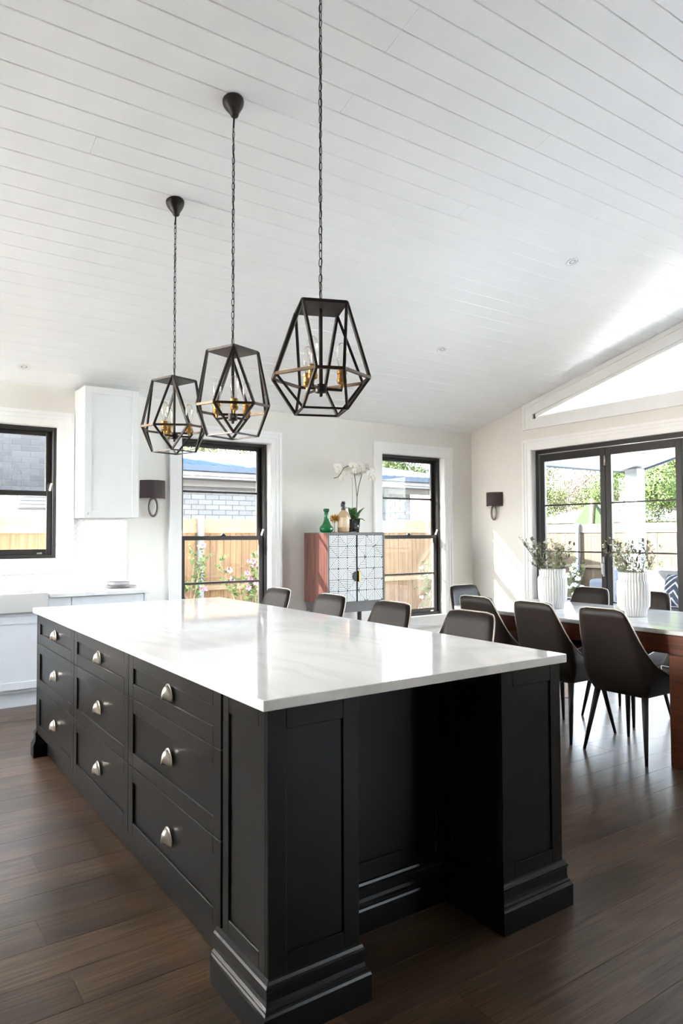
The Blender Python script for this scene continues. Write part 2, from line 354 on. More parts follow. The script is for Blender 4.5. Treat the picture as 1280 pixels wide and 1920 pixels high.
# ceiling: lining boards run along x, with v joints
ce = MB()
ce.prism([(YB+WT, ceil_z(YB)-SL*WT+0.02), (YR, ZR+0.02), (YN-WT, ceil_z(YN)-SL*WT+0.02), (YN-WT, ceil_z(YN)-SL*WT+0.2), (YR, ZR+0.2), (YB+WT, ceil_z(YB)-SL*WT+0.2)], 'x', XL-WT, XW+WT)
ceo = struct(ce.build('ceiling', M['ceil']))
BP = 0.1328; B0 = 2.661
def ceil_board(ya, yb, xa, xb, g=0.0008, c=0.0032, gx=0.0005, cx=0.0006):
    lo, hi = [], []
    def P(x, y, d):   # d below the ceiling plane's back
        return (x, y, ceil_z(y) + 0.014 - d)
    back = [P(xa+gx, ya+g, 0), P(xb-gx, ya+g, 0), P(xb-gx, yb-g, 0), P(xa+gx, yb-g, 0)]
    mid = [(x, y, z-0.014+c) for x, y, z in back]
    face = [P(xa+gx+cx, ya+g+c, 0.014), P(xb-gx-cx, ya+g+c, 0.014), P(xb-gx-cx, yb-g-c, 0.014), P(xa+gx+cx, yb-g-c, 0.014)]
    fs = [(11, 10, 9, 8)] + [(4+i, 4+(i+1) % 4, (i+1) % 4, i) for i in range(4)] + [(8+i, 8+(i+1) % 4, 4+(i+1) % 4, 4+i) for i in range(4)]
    return MB().add(back+mid+face, fs).build('ceiling_board', M['ceil'], ceo, fix=True)
cj = {-1: [2.106], -2: [2.106], 0: [3.363], 2: [2.105], 5: [3.35], 8: [1.0], -4: [4.1]}
k = math.floor((YR-B0)/BP); 
while B0 + k*BP < YB:
    ya, yb = max(YR, B0+k*BP), min(YB, B0+(k+1)*BP)
    if yb-ya > 0.02:
        cuts = [XL] + cj.get(k, []) + [XW]
        for a, b in zip(cuts[:-1], cuts[1:]): ceil_board(ya, yb, a, b)
    k += 1
y = YR
while y > YN:
    ceil_board(max(YN, y-BP), y, XL, XW); y -= BP

# windows in the back wall: (x0, x1, z0, z1)
WIN = [(0.10, 1.49, 1.165, 2.375), (2.655, 3.68, 0.345, 2.375), (5.205, 6.23, 0.345, 2.375)]
wb = MB()
xs = XL-WT
for (x0, x1, z0, z1) in WIN:
    wb.box(xs, x0, YB, YB+WT, -0.1, ZC+0.01); wb.box(x0, x1, YB, YB+WT, -0.1, z0); wb.box(x0, x1, YB, YB+WT, z1, ZC+0.01); xs = x1
wb.box(xs, XW+WT, YB, YB+WT, -0.1, ZC+0.01)
struct(wb.build('wall_back', M['wall']))
# right wall: folding doors y 2.15..5.68, raked highlight window above
DY0, DY1, DZ = 1.20, 5.69, 2.40
HY1, HZ = 5.65, 2.77; HY0 = 2.2
wr = MB()
def yz(pts): wr.prism(pts, 'x', XW, XW+WT)
yz([(DY1, -0.1), (YB, -0.1), (YB, ceil_z(YB)+0.02), (DY1, ceil_z(DY1)+0.02)])
HT = lambda y: ceil_z(y) - 0.165
yz([(HY0, DZ), (DY1, DZ), (DY1, HZ), (HY0, HZ)])
yz([(HY1, HZ), (DY1, HZ), (DY1, ceil_z(DY1)+0.02), (HY1, ceil_z(HY1)+0.02)])
yz([(HY0, HT(HY0)), (HY1, HT(HY1)), (HY1, ceil_z(HY1)+0.02), (HY0, ceil_z(HY0)+0.02)])
yz([(DY0, DZ), (HY0, DZ), (HY0, ceil_z(HY0)+0.02), (DY0, ceil_z(DY0)+0.02)])
yz([(YN, -0.1), (DY0, -0.1), (DY0, ceil_z(DY0)+0.02), (YN, ceil_z(YN)+0.02)])
struct(wr.build('wall_right', M['wall']))
# left and front walls, each with an unseen opening added to fill the room
wl = MB(); LY0, LY1, LZ = 4.3, 6.5, 1.75   # raked opening in the left gable, added out of view to light the ceiling
LT = lambda y: ceil_z(y) - 0.12
wl.box(XL-WT, XL, YN, YB, -0.1, LZ)
wl.prism([(LY1, LZ), (YB, LZ), (YB, ceil_z(YB)+0.02), (LY1, ceil_z(LY1)+0.02)], 'x', XL-WT, XL)
wl.prism([(YN, LZ), (LY0, LZ), (LY0, ceil_z(LY0)+0.02), (YR, ZR+0.02), (YN, ceil_z(YN)+0.02)], 'x', XL-WT, XL)
wl.prism([(LY0, LT(LY0)), (LY1, LT(LY1)), (LY1, ceil_z(LY1)+0.02), (LY0, ceil_z(LY0)+0.02)], 'x', XL-WT, XL)
struct(wl.build('wall_left', M['wall']))
wf = MB(); RX0, RX1, RZ = 4.7, 5.5, 2.0   # small opening added behind the camera to light the back wall
wf.box(XL-WT, RX0, YN-WT, YN, -0.1, ZC+0.01).box(RX1, XW+WT, YN-WT, YN, -0.1, ZC+0.01).box(RX0, RX1, YN-WT, YN, RZ, ZC+0.01).box(RX0, RX1, YN-WT, YN, -0.1, 1.0)
struct(wf.build('wall_front', M['wall']))
# roof outside with eaves; unseen left overhang lengthened to block the sun
rf = MB()
def zo(y): return ceil_z(YB) + SL*(YB-y)
rf.prism([(YR, ZR+0.21), (7.5, zo(7.5)+0.0), (7.5, zo(7.5)+0.06), (YR, ZR+0.3)], 'x', XL-2.2, XW+WT)
rf.prism([(YR, ZR+0.21), (YR, ZR+0.3), (YN-0.7, ZR+0.3-SL*(YR-YN+0.7)), (YN-0.7, ZR+0.21-SL*(YR-YN+0.7))], 'x', XL-2.2, XW+WT)
struct(rf.build('roof', M['white']))

# skirting
bb = MB()
for a, b in ((2.14, 2.53), (2.53, 6.73)): bb.box(a, b, YB-0.018, YB, 0, 0.15).box(a, b, YB-0.011, YB, 0.15, 0.175)
struct(bb.build('baseboard_back', M['white']))
b2 = MB().box(XW-0.018, XW, 5.82, YB-0.018, 0, 0.15).box(XW-0.011, XW, 5.82, YB-0.011, 0.15, 0.175)
struct(b2.build('baseboard_right', M['white']))

def trim_frame(mb, x0, x1, z0, z1, w, bottom=True, T=None, bottomw=None):
    """architrave in a (u, v) plane; third coordinate d is depth into the room"""
    def pc(u0, u1, v0, v1, d): mb.box(u0, u1, 0, d, v0, v1, T=T)
    zb = z0-w if bottom else z0
    for (a, b, d) in ((0, w*0.45, 0.016), (w*0.45, w*0.75, 0.022), (w*0.75, w, 0.03)):
        pc(x0-b, x0-a, zb if bottom else z0, z1+b, d) if False else None
        pc(x0-b, x0-a, (z0-b if bottom else z0), z1+b, d)
        pc(x1+a, x1+b, (z0-b if bottom else z0), z1+b, d)
        pc(x0-a, x1+a, z1+a, z1+b, d)
        if bottom: pc(x0-a, x1+a, z0-b, z0-a, d)
    return mb

def window(name, x0, x1, z0, z1, zr, bars):
    r = sempty(name, (x0, YB, z0))
    t = MB(); T = lambda u, d, v: (u, YB-d, v)
    trim_frame(t, x0, x1, z0, z1, 0.125, True, T)
    t.build('architrave', M['white'], r)
    j = MB()
    for (a, b) in ((x0-0.001, x0+0.006), (x1-0.006, x1+0.001)): j.box(a, b, YB-0.01, YB+0.085, z0, z1)
    j.box(x0, x1, YB-0.01, YB+0.085, z1-0.006, z1+0.001).box(x0, x1, YB-0.02, YB+0.085, z0-0.001, z0+0.006)
    j.build('reveal', M['white'], r)
    f = MB(); fw = 0.032; ya, yb = YB+0.082, YB+0.20
    X0, X1, Z0, Z1 = x0+0.006, x1-0.006, z0+0.006, z1-0.006
    f.box(X0, X0+fw, ya, yb, Z0, Z1).box(X1-fw, X1, ya, yb, Z0, Z1).box(X0+fw, X1-fw, ya, yb, Z1-fw, Z1).box(X0+fw, X1-fw, ya, yb, Z0, Z0+fw)
    f.build('window_frame', M['frame'], r, bevel=0.002)
    def sash(nm, zb, zt, yc, top):
        s = MB(); sw = 0.046; a, b = X0+fw, X1-fw; h = 0.017
        br = 0.05 if not top else 0.04; tr = 0.04 if top else 0.045
        s.box(a, a+sw, yc-h, yc+h, zb, zt).box(b-sw, b, yc-h, yc+h, zb, zt).box(a+sw, b-sw, yc-h, yc+h, zt-tr, zt).box(a+sw, b-sw, yc-h, yc+h, zb, zb+br)
        so = s.build(nm, M['frame'], r, bevel=0.0025)
        g0, g1 = zb+br-0.004, zt-tr+0.004
        cuts = [g0, g1]
        if bars:
            zm = (g0+g1)/2; bw = 0.011
            MB().box(a+sw, b-sw, yc-0.013, yc+0.013, zm-bw, zm+bw).build('glazing_bar', M['frame'], so)
            cuts = [g0, zm-bw, zm+bw, g1]
        for c0, c1 in zip(cuts[0::2], cuts[1::2]):
            MB().box(a+sw-0.004, b-sw+0.004, yc-0.002, yc+0.002, c0, c1).build('pane', M['glass_back'], so)
        return so
    sash('upper_sash', zr-0.012, Z1-fw, yb-0.028, True)
    lo = sash('lower_sash', Z0+fw, zr+0.03, ya+0.038, False)
    xm = (x0+x1)/2
    l = MB().lathe([(0.03, 0), (0.03, 0.006), (0.018, 0.02), (0.008, 0.026)], 12, (xm, ya+0.03, zr+0.03)).build('sash_latch', M['blackplastic'], r, smooth=True)
    s = MB().bar((X1-fw-0.012, ya+0.035, zr+0.035), (X1-fw-0.002, ya+0.01, zr+0.10), 0.018, 0.02).bar((X0+fw+0.012, ya+0.035, zr+0.035), (X0+fw+0.002, ya+0.01, zr+0.08), 0.018, 0.02)
    s.build('tilt_lever', M['white'], r)
    MB().box(X1-0.16, X1-0.115, ya+0.012, ya+0.024, Z0+fw+0.006, Z0+fw+0.02).build('sash_lift', M['chrome'], r)
    return r
window('window_1', *WIN[0], 1.755, False)
window('window_2', *WIN[1], 1.338, True)
window('window_3', *WIN[2], 1.338, True)

# raked highlight window
hw = sempty('window_4', (XW, HY1, HZ))
t = MB()
t.box(XW-0.03, XW, HY0, HY1+0.15, HZ-0.12, HZ-0.09).box(XW-0.02, XW, HY0, HY1+0.12, HZ-0.09, HZ)
t.prism([(HY1+0.15, HZ-0.09), (HY1+0.15, ceil_z(HY1+0.15)-0.004), (HY1+0.11, ceil_z(HY1+0.11)-0.004), (HY1+0.11, HZ-0.09)], 'x', XW-0.03, XW)
t.prism([(HY1+0.11, HZ), (HY1+0.11, ceil_z(HY1+0.11)-0.004), (HY1, ceil_z(HY1)-0.004), (HY1, HZ)], 'x', XW-0.02, XW)
t.prism([(HY1, HT(HY1)), (HY1, ceil_z(HY1)-0.004), (HY0, ceil_z(HY0)-0.004), (HY0, HT(HY0))], 'x', XW-0.02, XW)
t.prism([(HY1+0.15, HT(HY1+0.15)+0.11), (HY1+0.15, ceil_z(HY1+0.15)-0.003), (HY0, ceil_z(HY0)-0.003), (HY0, HT(HY0)+0.11)], 'x', XW-0.034, XW)
t.build('architrave', M['white'], hw)
MB().box(XW-0.002, XW+WT+0.002, HY1-0.006, HY1+0.001, HZ, HT(HY1)+0.001).box(XW-0.002, XW+WT+0.002, HY0, HY1-0.006, HZ-0.001, HZ+0.005).build('reveal', M['white'], hw)
t = MB(); xa, xb = XW-0.001, XW+0.07
t.box(xa, xb, HY0, HY1, HZ, HZ+0.03)
t.prism([(HY1-0.03, HZ), (HY1, HZ), (HY1, HT(HY1)), (HY1-0.03, HT(HY1-0.03))], 'x', xa, xb)
t.prism([(HY1, HT(HY1)-0.035), (HY1, HT(HY1)), (HY0, HT(HY0)), (HY0, HT(HY0)-0.035)], 'x', xa, xb)
t.build('window_frame', M['white'], hw)
MB().prism([(HY1-0.03, HZ+0.03), (HY1-0.03, HT(HY1-0.03)-0.035), (HY0, HT(HY0)-0.035), (HY0, HZ+0.03)], 'x', xa+0.028, xa+0.033).build('pane', M['clear'], hw)

# folding glass doors
dr = sempty('door_1', (XW, DY1, 0))
t = MB(); T = lambda u, d, v: (XW-d, u, v)
trim_frame(t, DY0, DY1, 0, DZ, 0.125, False, T)
t.build('architrave', M['white'], dr)
t = MB(); t.box(XW-0.01, XW+0.075, DY1-0.008, DY1+0.001, 0, DZ).box(XW-0.01, XW+0.075, DY0, DY1, DZ-0.008, DZ+0.001).build('reveal', M['white'], dr)
t = MB(); xa, xb = XW+0.065, XW+0.19
t.box(xa, xb, DY1-0.05, DY1-0.008, 0, DZ-0.008).box(xa, xb, DY0, DY0+0.042, 0, DZ-0.008).box(xa, xb, DY0+0.042, DY1-0.05, DZ-0.055, DZ-0.008)
t.box(xa, xb, DY0, DY1-0.05, -0.005, 0.012)
t.build('door_frame', M['frame'], dr, bevel=0.003)
edges = [5.632, 4.722, 3.842, 2.962, 2.082]
for i in range(4):
    y1, y0 = edges[i]-0.002, edges[i+1]+0.002
    d = MB(); sw = 0.068; xc = XW+0.10; h = 0.021; z0, z1 = 0.018, DZ-0.062
    d.box(xc-h, xc+h, y0, y0+sw, z0, z1).box(xc-h, xc+h, y1-sw, y1, z0, z1).box(xc-h, xc+h, y0+sw, y1-sw, z1-0.088, z1).box(xc-h, xc+h, y0+sw, y1-sw, z0, z0+0.16)
    leaf = d.build('door_leaf', M['frame'], dr, bevel=0.004)
    zz = [z0+0.156, 0.62, 1.168, 1.716, z1-0.084]
    for a, b in zip(zz[:-1], zz[1:]):
        MB().box(xc-0.003, xc+0.003, y0+sw-0.004, y1-sw+0.004, a+0.008, b-0.008).build('pane', M['glass'], leaf)
    for a in zz[1:-1]:
        MB().box(xc-0.014, xc+0.014, y0+sw, y1-sw, a-0.0085, a+0.0085).build('glazing_bar', M['frame'], leaf)
    if i % 2 == 0:
        for zc_ in (2.19, 1.19, 0.25):
            MB().tube([(xc-h-0.008, y0-0.002, zc_-0.055), (xc-h-0.008, y0-0.002, zc_+0.055)], 0.011, 10).build('hinge', M['nickel'], leaf, smooth=True)
        hd = MB().box(xc-h-0.012, xc-h, y0+0.018, y0+0.046, 0.90, 1.12)
        hd.tube([(xc-h-0.01, y0+0.032, 1.05), (xc-h-0.045, y0+0.032, 1.05), (xc-h-0.045, y0+0.032, 0.93)], 0.008, 8)
        hd.build('door_handle', M['chrome'], leaf, smooth=False)
        MB().box(xc-h-0.02, xc-h, y0-0.03, y0+0.02, 1.135, 1.25).build('flush_bolt', M['blackplastic'], leaf, bevel=0.004)

# ------------------------------------------------------------------ kitchen island
BK = M['black']
isl = thing('kitchen_island', 'large black painted kitchen island with panelled drawers, open knee recess and heavy skirting', 'kitchen island', (1.55, 3.2, 0))
IX0, IX1, IY0, IY1 = 0.93, 2.165, 1.71, 4.735; ZT = 0.889; CW = 0.305; RY = 2.0
def shaker(mb, T, u0, u1, v0, v1, fw, depth, th):
    """framed panel: u across, v up, w outwards (0 = back of the board)"""
    B = lambda a, b, c, d, e, f: mb.box(a, b, c, d, e, f, T=T)
    B(u0, u1, 0, th-depth, v0, v1)
    B(u0, u0+fw, th-depth, th, v0, v1); B(u1-fw, u1, th-depth, th, v0, v1)
    B(u0+fw, u1-fw, th-depth, th, v0, v0+fw); B(u0+fw, u1-fw, th-depth, th, v1-fw, v1)
    return mb
def shaker_c(mb, T, u0, u1, v0, v1, pu0, pu1, pv0, pv1, depth, th):
    B = lambda a, b, c, d, e, f: mb.box(a, b, c, d, e, f, T=T)
    B(u0, u1, 0, th-depth, v0, v1)
    B(u0, pu0, th-depth, th, v0, v1); B(pu1, u1, th-depth, th, v0, v1); B(pu0, pu1, th-depth, th, v0, pv0); B(pu0, pu1, th-depth, th, pv1, v1)
# columns
# column panels begin above the skirting so that the frames show as in the photo
def column2(x0, x1, y0, y1, faces):
    o = MB().box(x0+0.018, x1-0.018, y0+0.018, y1, 0, ZT).build('column', BK, isl)
    for fc in faces:
        p = MB()
        if fc == 'front':
            shaker_c(p, lambda u, w_, v: (u, y0+0.018-w_, v), x0, x1, 0, ZT, x0+0.058, x1-0.055, 0.212, 0.828, 0.007, 0.018); nm = 'front_panel'
        if fc == 'left':
            shaker_c(p, lambda u, w_, v: (x0+0.018-w_, u, v), y0+0.018, y1, 0, ZT, y0+0.055, y1-0.04, 0.212, 0.828, 0.007, 0.018); nm = 'side_panel'
        if fc == 'right':
            shaker_c(p, lambda u, w_, v: (x1-0.018+w_, u, v), y0+0.018, y1, 0, ZT, y0+0.055, y1-0.04, 0.212, 0.828, 0.007, 0.018); nm = 'side_panel'
        p.build(nm, BK, o, bevel=0.0014)
column2(IX0, IX0+CW, IY0, RY-0.0005, ('front', 'left', 'right'))
column2(IX1-0.315, IX1, IY0, RY-0.0005, ('front', 'left', 'right'))
MB().box(0.985, 1.95, RY+0.02, IY1-0.031, 0.005, ZT).build('carcass', BK, isl)
p = MB(); shaker_c(p, lambda u, w_, v: (u, RY+0.02-w_, v), IX0+CW-0.015, IX1-0.27, 0, ZT, IX0+CW+0.05, IX1-0.315-0.05, 0.225, 0.83, 0.007, 0.02); p.build('knee_panel', BK, isl, bevel=0.0014)
# end panel at the far end, standing proud of the kick
MB().box(IX0, 1.95, IY1-0.03, IY1, 0, ZT).build('end_panel', BK, isl)
MB().box(0.99, 1.03, RY+0.02, IY1-0.03, 0, 0.145).build('kickboard', BK, isl)
# drawers: 3 columns x 3 rows
ys = [2.012, 2.916, 3.812, IY1-0.032]; zs = [0.143, 0.4245, 0.703, 0.886]
def cup_pull(parent, y, z):
    m = MB(); n, q = 12, 6; hw_, hh, pr = 0.036, 0.052, 0.026
    rows = []
    for i in range(n+1):
        a = PI*i/n
        row = []
        for j in range(q+1):
            b = PI/2*j/q
            yy = -math.cos(a)*hw_*math.cos(b); zz = math.sin(a)*hh*math.cos(b)**0.8 if j < q else 0.004
            row.append((IX0-0.002-pr*math.sin(b)*(0.35+0.65*math.sin(a)), y+yy, z-0.02+zz))
        rows.append(row)
    vs = [p for r in rows for p in r]; W = q+1
    fs = [(i*W+j, i*W+j+1, (i+1)*W+j+1, (i+1)*W+j) for i in range(n) for j in range(q)]
    m.add(vs, fs)
    # flange
    out = []; inn = []
    fr = []
    for i in range(n+1):
        a = PI*i/n
        fr.append((y-math.cos(a)*(hw_+0.006), z-0.02+math.sin(a)*(hh+0.006)))
    m.prism(fr, 'x', IX0-0.003, IX0+0.0005)
    o = m.build('cup_pull', M['nickel'], parent, smooth=True, fix=True)
    s = o.modifiers.new('skin', 'SOLIDIFY'); s.thickness = 0.0015
    return o
for c in range(3):
    for r in range(3):
        y0, y1, z0, z1 = ys[c]+0.0015, ys[c+1]-0.0015, zs[r]+0.0015, zs[r+1]-0.0015
        d = MB(); shaker(d, lambda u, w_, v: (IX0+0.02-w_, u, v), y0, y1, z0, z1, 0.058, 0.008, 0.02)
        do = d.build('drawer', BK, isl, bevel=0.0014)
        cup_pull(do, (y0+y1)/2-0.005, (z0+z1)/2+0.0)
MB().box(IX0+0.012, 0.99, 2.0, IY1-0.03, 0.143, ZT).build('drawer_case', BK, isl)
# skirting swept round the columns and the recess
def sweep(path, prof, closed=False):
    m = MB(); n = len(path); k = len(prof)
    P = [Vector((p[0], p[1], 0)) for p in path]
    for i, p in enumerate(P):
        d0 = (P[i]-P[i-1]).normalized() if i > 0 else (P[1]-P[0]).normalized()
        d1 = (P[i+1]-P[i]).normalized() if i < n-1 else d0
        n0 = Vector((d0.y, -d0.x, 0)); n1 = Vector((d1.y, -d1.x, 0))
        mm = (n0+n1); mm = mm/ (1+n0.dot(n1))
        for (o_, z) in prof: m.v.append(tuple(p + mm*o_ + Vector((0, 0, z))))
    for i in range(n-1):
        for j in range(k): m.f.append((i*k+j, (i+1)*k+j, (i+1)*k+(j+1) % k, i*k+(j+1) % k))
    m.f.append(tuple(range(k))); m.f.append(tuple((n-1)*k+j for j in range(k-1, -1, -1)))
    return m
prof = [(-0.004, 0.0), (0.026, 0.0), (0.026, 0.076), (0.023, 0.083), (0.019, 0.087), (0.019, 0.092), (0.013, 0.098), (0.011, 0.110), (0.011, 0.136), (0.014, 0.139), (0.014, 0.147), (0.009, 0.152), (0.006, 0.160), (0.0, 0.163), (-0.004, 0.163)]
XA, XB = IX0+CW, IX1-0.315
sweep([(IX0, 2.035), (IX0, IY0), (XA, IY0), (XA, RY), (XB, RY), (XB, IY0), (IX1, IY0), (IX1, RY)], prof).build('skirting', BK, isl)
sweep([(1.0, IY1-0.03), (IX0, IY1-0.03)][::-1], prof)
sweep([(1.5, IY1), (IX0, IY1), (IX0, IY1-0.035), (0.99, IY1-0.035)], prof).build('end_skirting', BK, isl)
tp = MB().box(0.905, 2.182, 1.690, 4.745, ZT, 0.92).build('island_benchtop', M['marble'], bevel=0.003, seg=2)
tag(tp, 'white veined marble slab covering the whole black island', 'benchtop')

# ------------------------------------------------------------------ chairs
def make_shell(zb, zt, w=0.45, d=0.47, wt=0.36, lean=0.19, seat=None, side=None):
    """u-shaped shell facing +x; returns outer/inner shell, rim path"""
    hx = d/2; hy = w/2; rc = 0.075
    path = []
    n1, n2, n3 = 12, 11, 7
    for i in range(n1): path.append((hx - (2*hx-rc)*i/n1, -hy))
    for i in range(n2): a = PI/2*i/n2; path.append((-hx+rc-rc*math.sin(a), -hy+rc-rc*math.cos(a)))
    for i in range(n3): path.append((-hx, -hy+rc+(2*hy-2*rc)*i/n3))
    L = path + [(-hx, hy-rc)] + [(x_, -y_) for x_, y_ in path[n1:n1+n2][::-1]] + [(x_, -y_) for x_, y_ in path[:n1][::-1]]
    H = zt-zb
    rows_o, rows_i, rim = [], [], []
    nv = 9
    for (px, py) in L:
        # rim height from how far back the point is
        t = (px+hx)/(2*hx)            # 0 back, 1 front
        tab = ((0, 0.985), (0.012, 0.93), (0.035, 0.80), (0.07, 0.655), (0.115, 0.54), (0.19, 0.435), (0.3, 0.345), (0.5, 0.25), (0.75, 0.19), (1.0, 0.155))
        hh_ = tab[-1][1]
        for (t0, h0), (t1, h1) in zip(tab[:-1], tab[1:]):
            if t0 <= t <= t1: hh_ = h0+(h1-h0)*(t-t0)/(t1-t0); break
        if t < 1e-6:
            ed = max(0.0, (abs(py)/(hy-rc)-0.80)/0.20); hh_ = 1.0-0.015*ed**2
        zr = zb + H*hh_
        # outward normal in plan
        nx, ny = 0.0, 0.0
        if px > -hx+rc-1e-6: ny = -1 if py < 0 else 1
        else:
            cxp, cyp = -hx+rc, max(-hy+rc, min(hy-rc, py)); nx, ny = px-cxp, py-cyp
            l_ = math.hypot(nx, ny) or 1; nx, ny = nx/l_, ny/l_
        ro, ri = [], []
        for j in range(nv+1):
            v = j/nv; z = zb + (zr-zb)*v
            h = (z-zb)/H
            ts = 1 - (1-wt/w)*h**1.2
            lx = -lean*H*1.15*(h**1.25)
            ins = 0.055*(1-min(1, v*3.2*(zr-zb)/H))**2 if True else 0
            x_ = px - nx*ins + lx; y_ = (py - ny*ins)*ts
            ro.append((x_, y_, z - 0.0))
            th = 0.030
            ri.append((x_-nx*th, y_-ny*th*ts, z))
        rows_o.append(ro); rows_i.append(ri); rim.append(ro[-1])
    m = MB(); nL = len(L); W = nv+1
    m.v += [p for r in rows_o for p in r]; off = len(m.v); m.v += [p for r in rows_i for p in r]
    for i in range(nL-1):
        for j in range(nv):
            m.f.append((i*W+j, i*W+j+1, (i+1)*W+j+1, (i+1)*W+j))
            m.f.append((off+i*W+j, off+(i+1)*W+j, off+(i+1)*W+j+1, off+i*W+j+1))
        m.f.append((i*W+nv, off+i*W+nv, off+(i+1)*W+nv, (i+1)*W+nv))
        m.f.append((i*W, (i+1)*W, off+(i+1)*W, off+i*W))
    for i in (0, nL-1):
        for j in range(nv): m.f.append((i*W+j, off+i*W+j, off+i*W+j+1, i*W+j+1))
    # underside
    bot = [rows_o[i][0] for i in range(nL)]
    return m, rim, bot
def make_chair(name, label, cat, group, zb, zt, w, d, wt, legtop, spread, stool=False):
    r = thing(name, label, cat, (0, 0, 0), 0, group)
    m, rim, bot = make_shell(zb, zt, w, d, wt)
    m.build('backrest_shell', M['leather'], r, smooth=True, world=False)
    k = len(bot); s = MB(); zs_ = zb+0.085
    s.v += [(x_, y_*0.985, zb-0.004) for x_, y_, z_ in bot] + [(x_*0.97+0.006, y_*0.90, zs_) for x_, y_, z_ in bot] + [(x_*0.88, y_*0.75, zs_+0.014) for x_, y_, z_ in bot]
    s.f.append(tuple(range(k))); s.f.append(tuple(2*k+i for i in range(k)))
    for l_ in (0, 1):
        for i in range(k): s.f.append((l_*k+i, l_*k+(i+1) % k, (l_+1)*k+(i+1) % k, (l_+1)*k+i))
    s.build('seat', M['leather'], r, smooth=False, bevel=0.01, seg=2, world=False)
    MB().tube([(x_, y_, z_+0.001) for x_, y_, z_ in rim], 0.0040, 6).build('piping', M['pipe'], r, smooth=True, world=False)
    for sx in (-1, 1):
        for sy in (-1, 1):
            tx, ty = sx*(d/2-0.075), sy*(w/2-0.075); bx, by = sx*spread[0], sy*spread[1]
            lg = MB().tube([(tx, ty, legtop), (tx+(bx-tx)*0.5, ty+(by-ty)*0.5, legtop*0.5), (bx, by, 0.004)], [0.021, 0.0155, 0.0095], 10)
            lo = lg.build('leg', M['leg'], r, smooth=True, world=False)
            MB().tube([(bx, by, 0.004), (bx, by, 0.0)], 0.0095, 8).build('foot_glide', M['blackplastic'], lo, world=False)
    if stool:
        fz = 0.20; q = 0.8
        e = [(sx*(d/2-0.075+(spread[0]-d/2+0.075)*(1-fz/legtop)), sy*(w/2-0.075+(spread[1]-w/2+0.075)*(1-fz/legtop))) for sx, sy in ((1, 1), (1, -1), (-1, -1), (-1, 1))]
        f = MB()
        for a, b in zip(e, e[1:]+e[:1]): f.tube([(a[0], a[1], fz), (b[0], b[1], fz)], 0.009, 8)
        f.build('footrest', M['leg'], r, smooth=True, world=False)
    return r
GC = 'dining chairs around the marble table'
ch = make_chair('dining_chair', 'brown leather dining chair on the island side of the table, beside the heavy timber leg', 'chair', GC, 0.385, 0.918, 0.475, 0.47, 0.40, 0.39, (0.238, 0.214))
ch.location = (4.065, 2.625, 0)
dup(ch, (4.065, 3.155, 0), 0.0, 'brown leather dining chair on the island side of the table, middle one of three')
dup(ch, (4.065, 3.685, 0), 0.0, 'brown leather dining chair on the island side, next to the head of table chair')
dup(ch, (4.76, 3.155, 0), PI, 'brown leather dining chair on the glass door side, nearer the timber table leg')
dup(ch, (4.76, 3.685, 0), PI, 'brown leather dining chair on the glass door side, its back showing between the two vases')
e_ = dup(ch, (4.47, 4.235, 0), -PI/2, 'dark leather dining chair at the head of the table, near the room corner')
GS = 'counter stools along the island'
st = make_chair('counter_stool', 'brown leather counter stool, fourth along the island and nearest the dining chairs', 'stool', GS, 0.56, 0.972, 0.44, 0.42, 0.41, 0.565, (0.21, 0.20), True)
st.location = (2.315, 2.605, 0); st.rotation_euler = (0, 0, PI)
dup(st, (2.315, 3.245, 0), PI, 'brown leather counter stool, third along the island counting from the tall window')
dup(st, (2.315, 3.895, 0), PI, 'brown leather counter stool, second along the island, in front of the patterned sideboard')
dup(st, (2.315, 4.60, 0), PI, 'brown leather counter stool at the window end of the island, first of four')

# ------------------------------------------------------------------ dining table
TX0, TX1, TY0, TY1 = 3.972, 5.0, 1.60, 4.17; TZ = 0.795
tb = thing('dining_table', 'long dining table with white marble top and thick red-brown timber base', 'table', (4.49, 2.9, 0))
MB().box(TX0, TX1, TY0, TY1, TZ-0.028, TZ).build('table_top', M['marble2'], tb, bevel=0.004, seg=2)
for x in (TX0+0.012, TX1-0.052): MB().box(x, x+0.04, TY0+0.05, TY1-0.05, 0.652, TZ-0.0285).build('apron', M['redwood'], tb, bevel=0.003)
for y in (TY0+0.05, TY1-0.09): MB().box(TX0+0.0525, TX1-0.0525, y, y+0.04, 0.652, TZ-0.0285).build('cross_rail', M['redwood'], tb, bevel=0.003)
for y0, y1 in ((2.05, 2.335), (3.80, 4.06)): MB().box(TX0-0.02, TX1-0.01, y0, y1, 0.0, 0.6515).build('leg', M['redwood'], tb, bevel=0.004)

# ------------------------------------------------------------------ vases with flowers
def rib(a, i): return 0.062*abs(math.cos(a*17)) - 0.045
def vase(x, y, label):
    pr = [(0.084, 0.0), (0.088, 0.004), (0.092, 0.045), (0.097, 0.052), (0.111, 0.075), (0.114, 0.15), (0.114, 0.245), (0.110, 0.258), (0.102, 0.268), (0.103, 0.300), (0.102, 0.322), (0.094, 0.325), (0.090, 0.316), (0.090, 0.10), (0.07, 0.05)]
    pr = [(a_*0.95, b_*0.945) for a_, b_ in pr]
    m = MB().lathe(pr, 272, (0, 0, 0), lambda a, i: rib(a, i) if 0 < i < 11 else 0)
    o = m.build('fluted_vase', M['vase'], None, smooth=True); o.location = (x, y, TZ+0.0005)
    return tag(o, label, 'vase', 'fluted vases on the dining table')
V1, V2 = (4.435, 3.56), (4.475, 2.895)
vase(*V1, 'white fluted ceramic vase on the table, the one farther from the timber table leg')
vase(*V2, 'white fluted ceramic vase on the table, the one nearer the timber table leg')
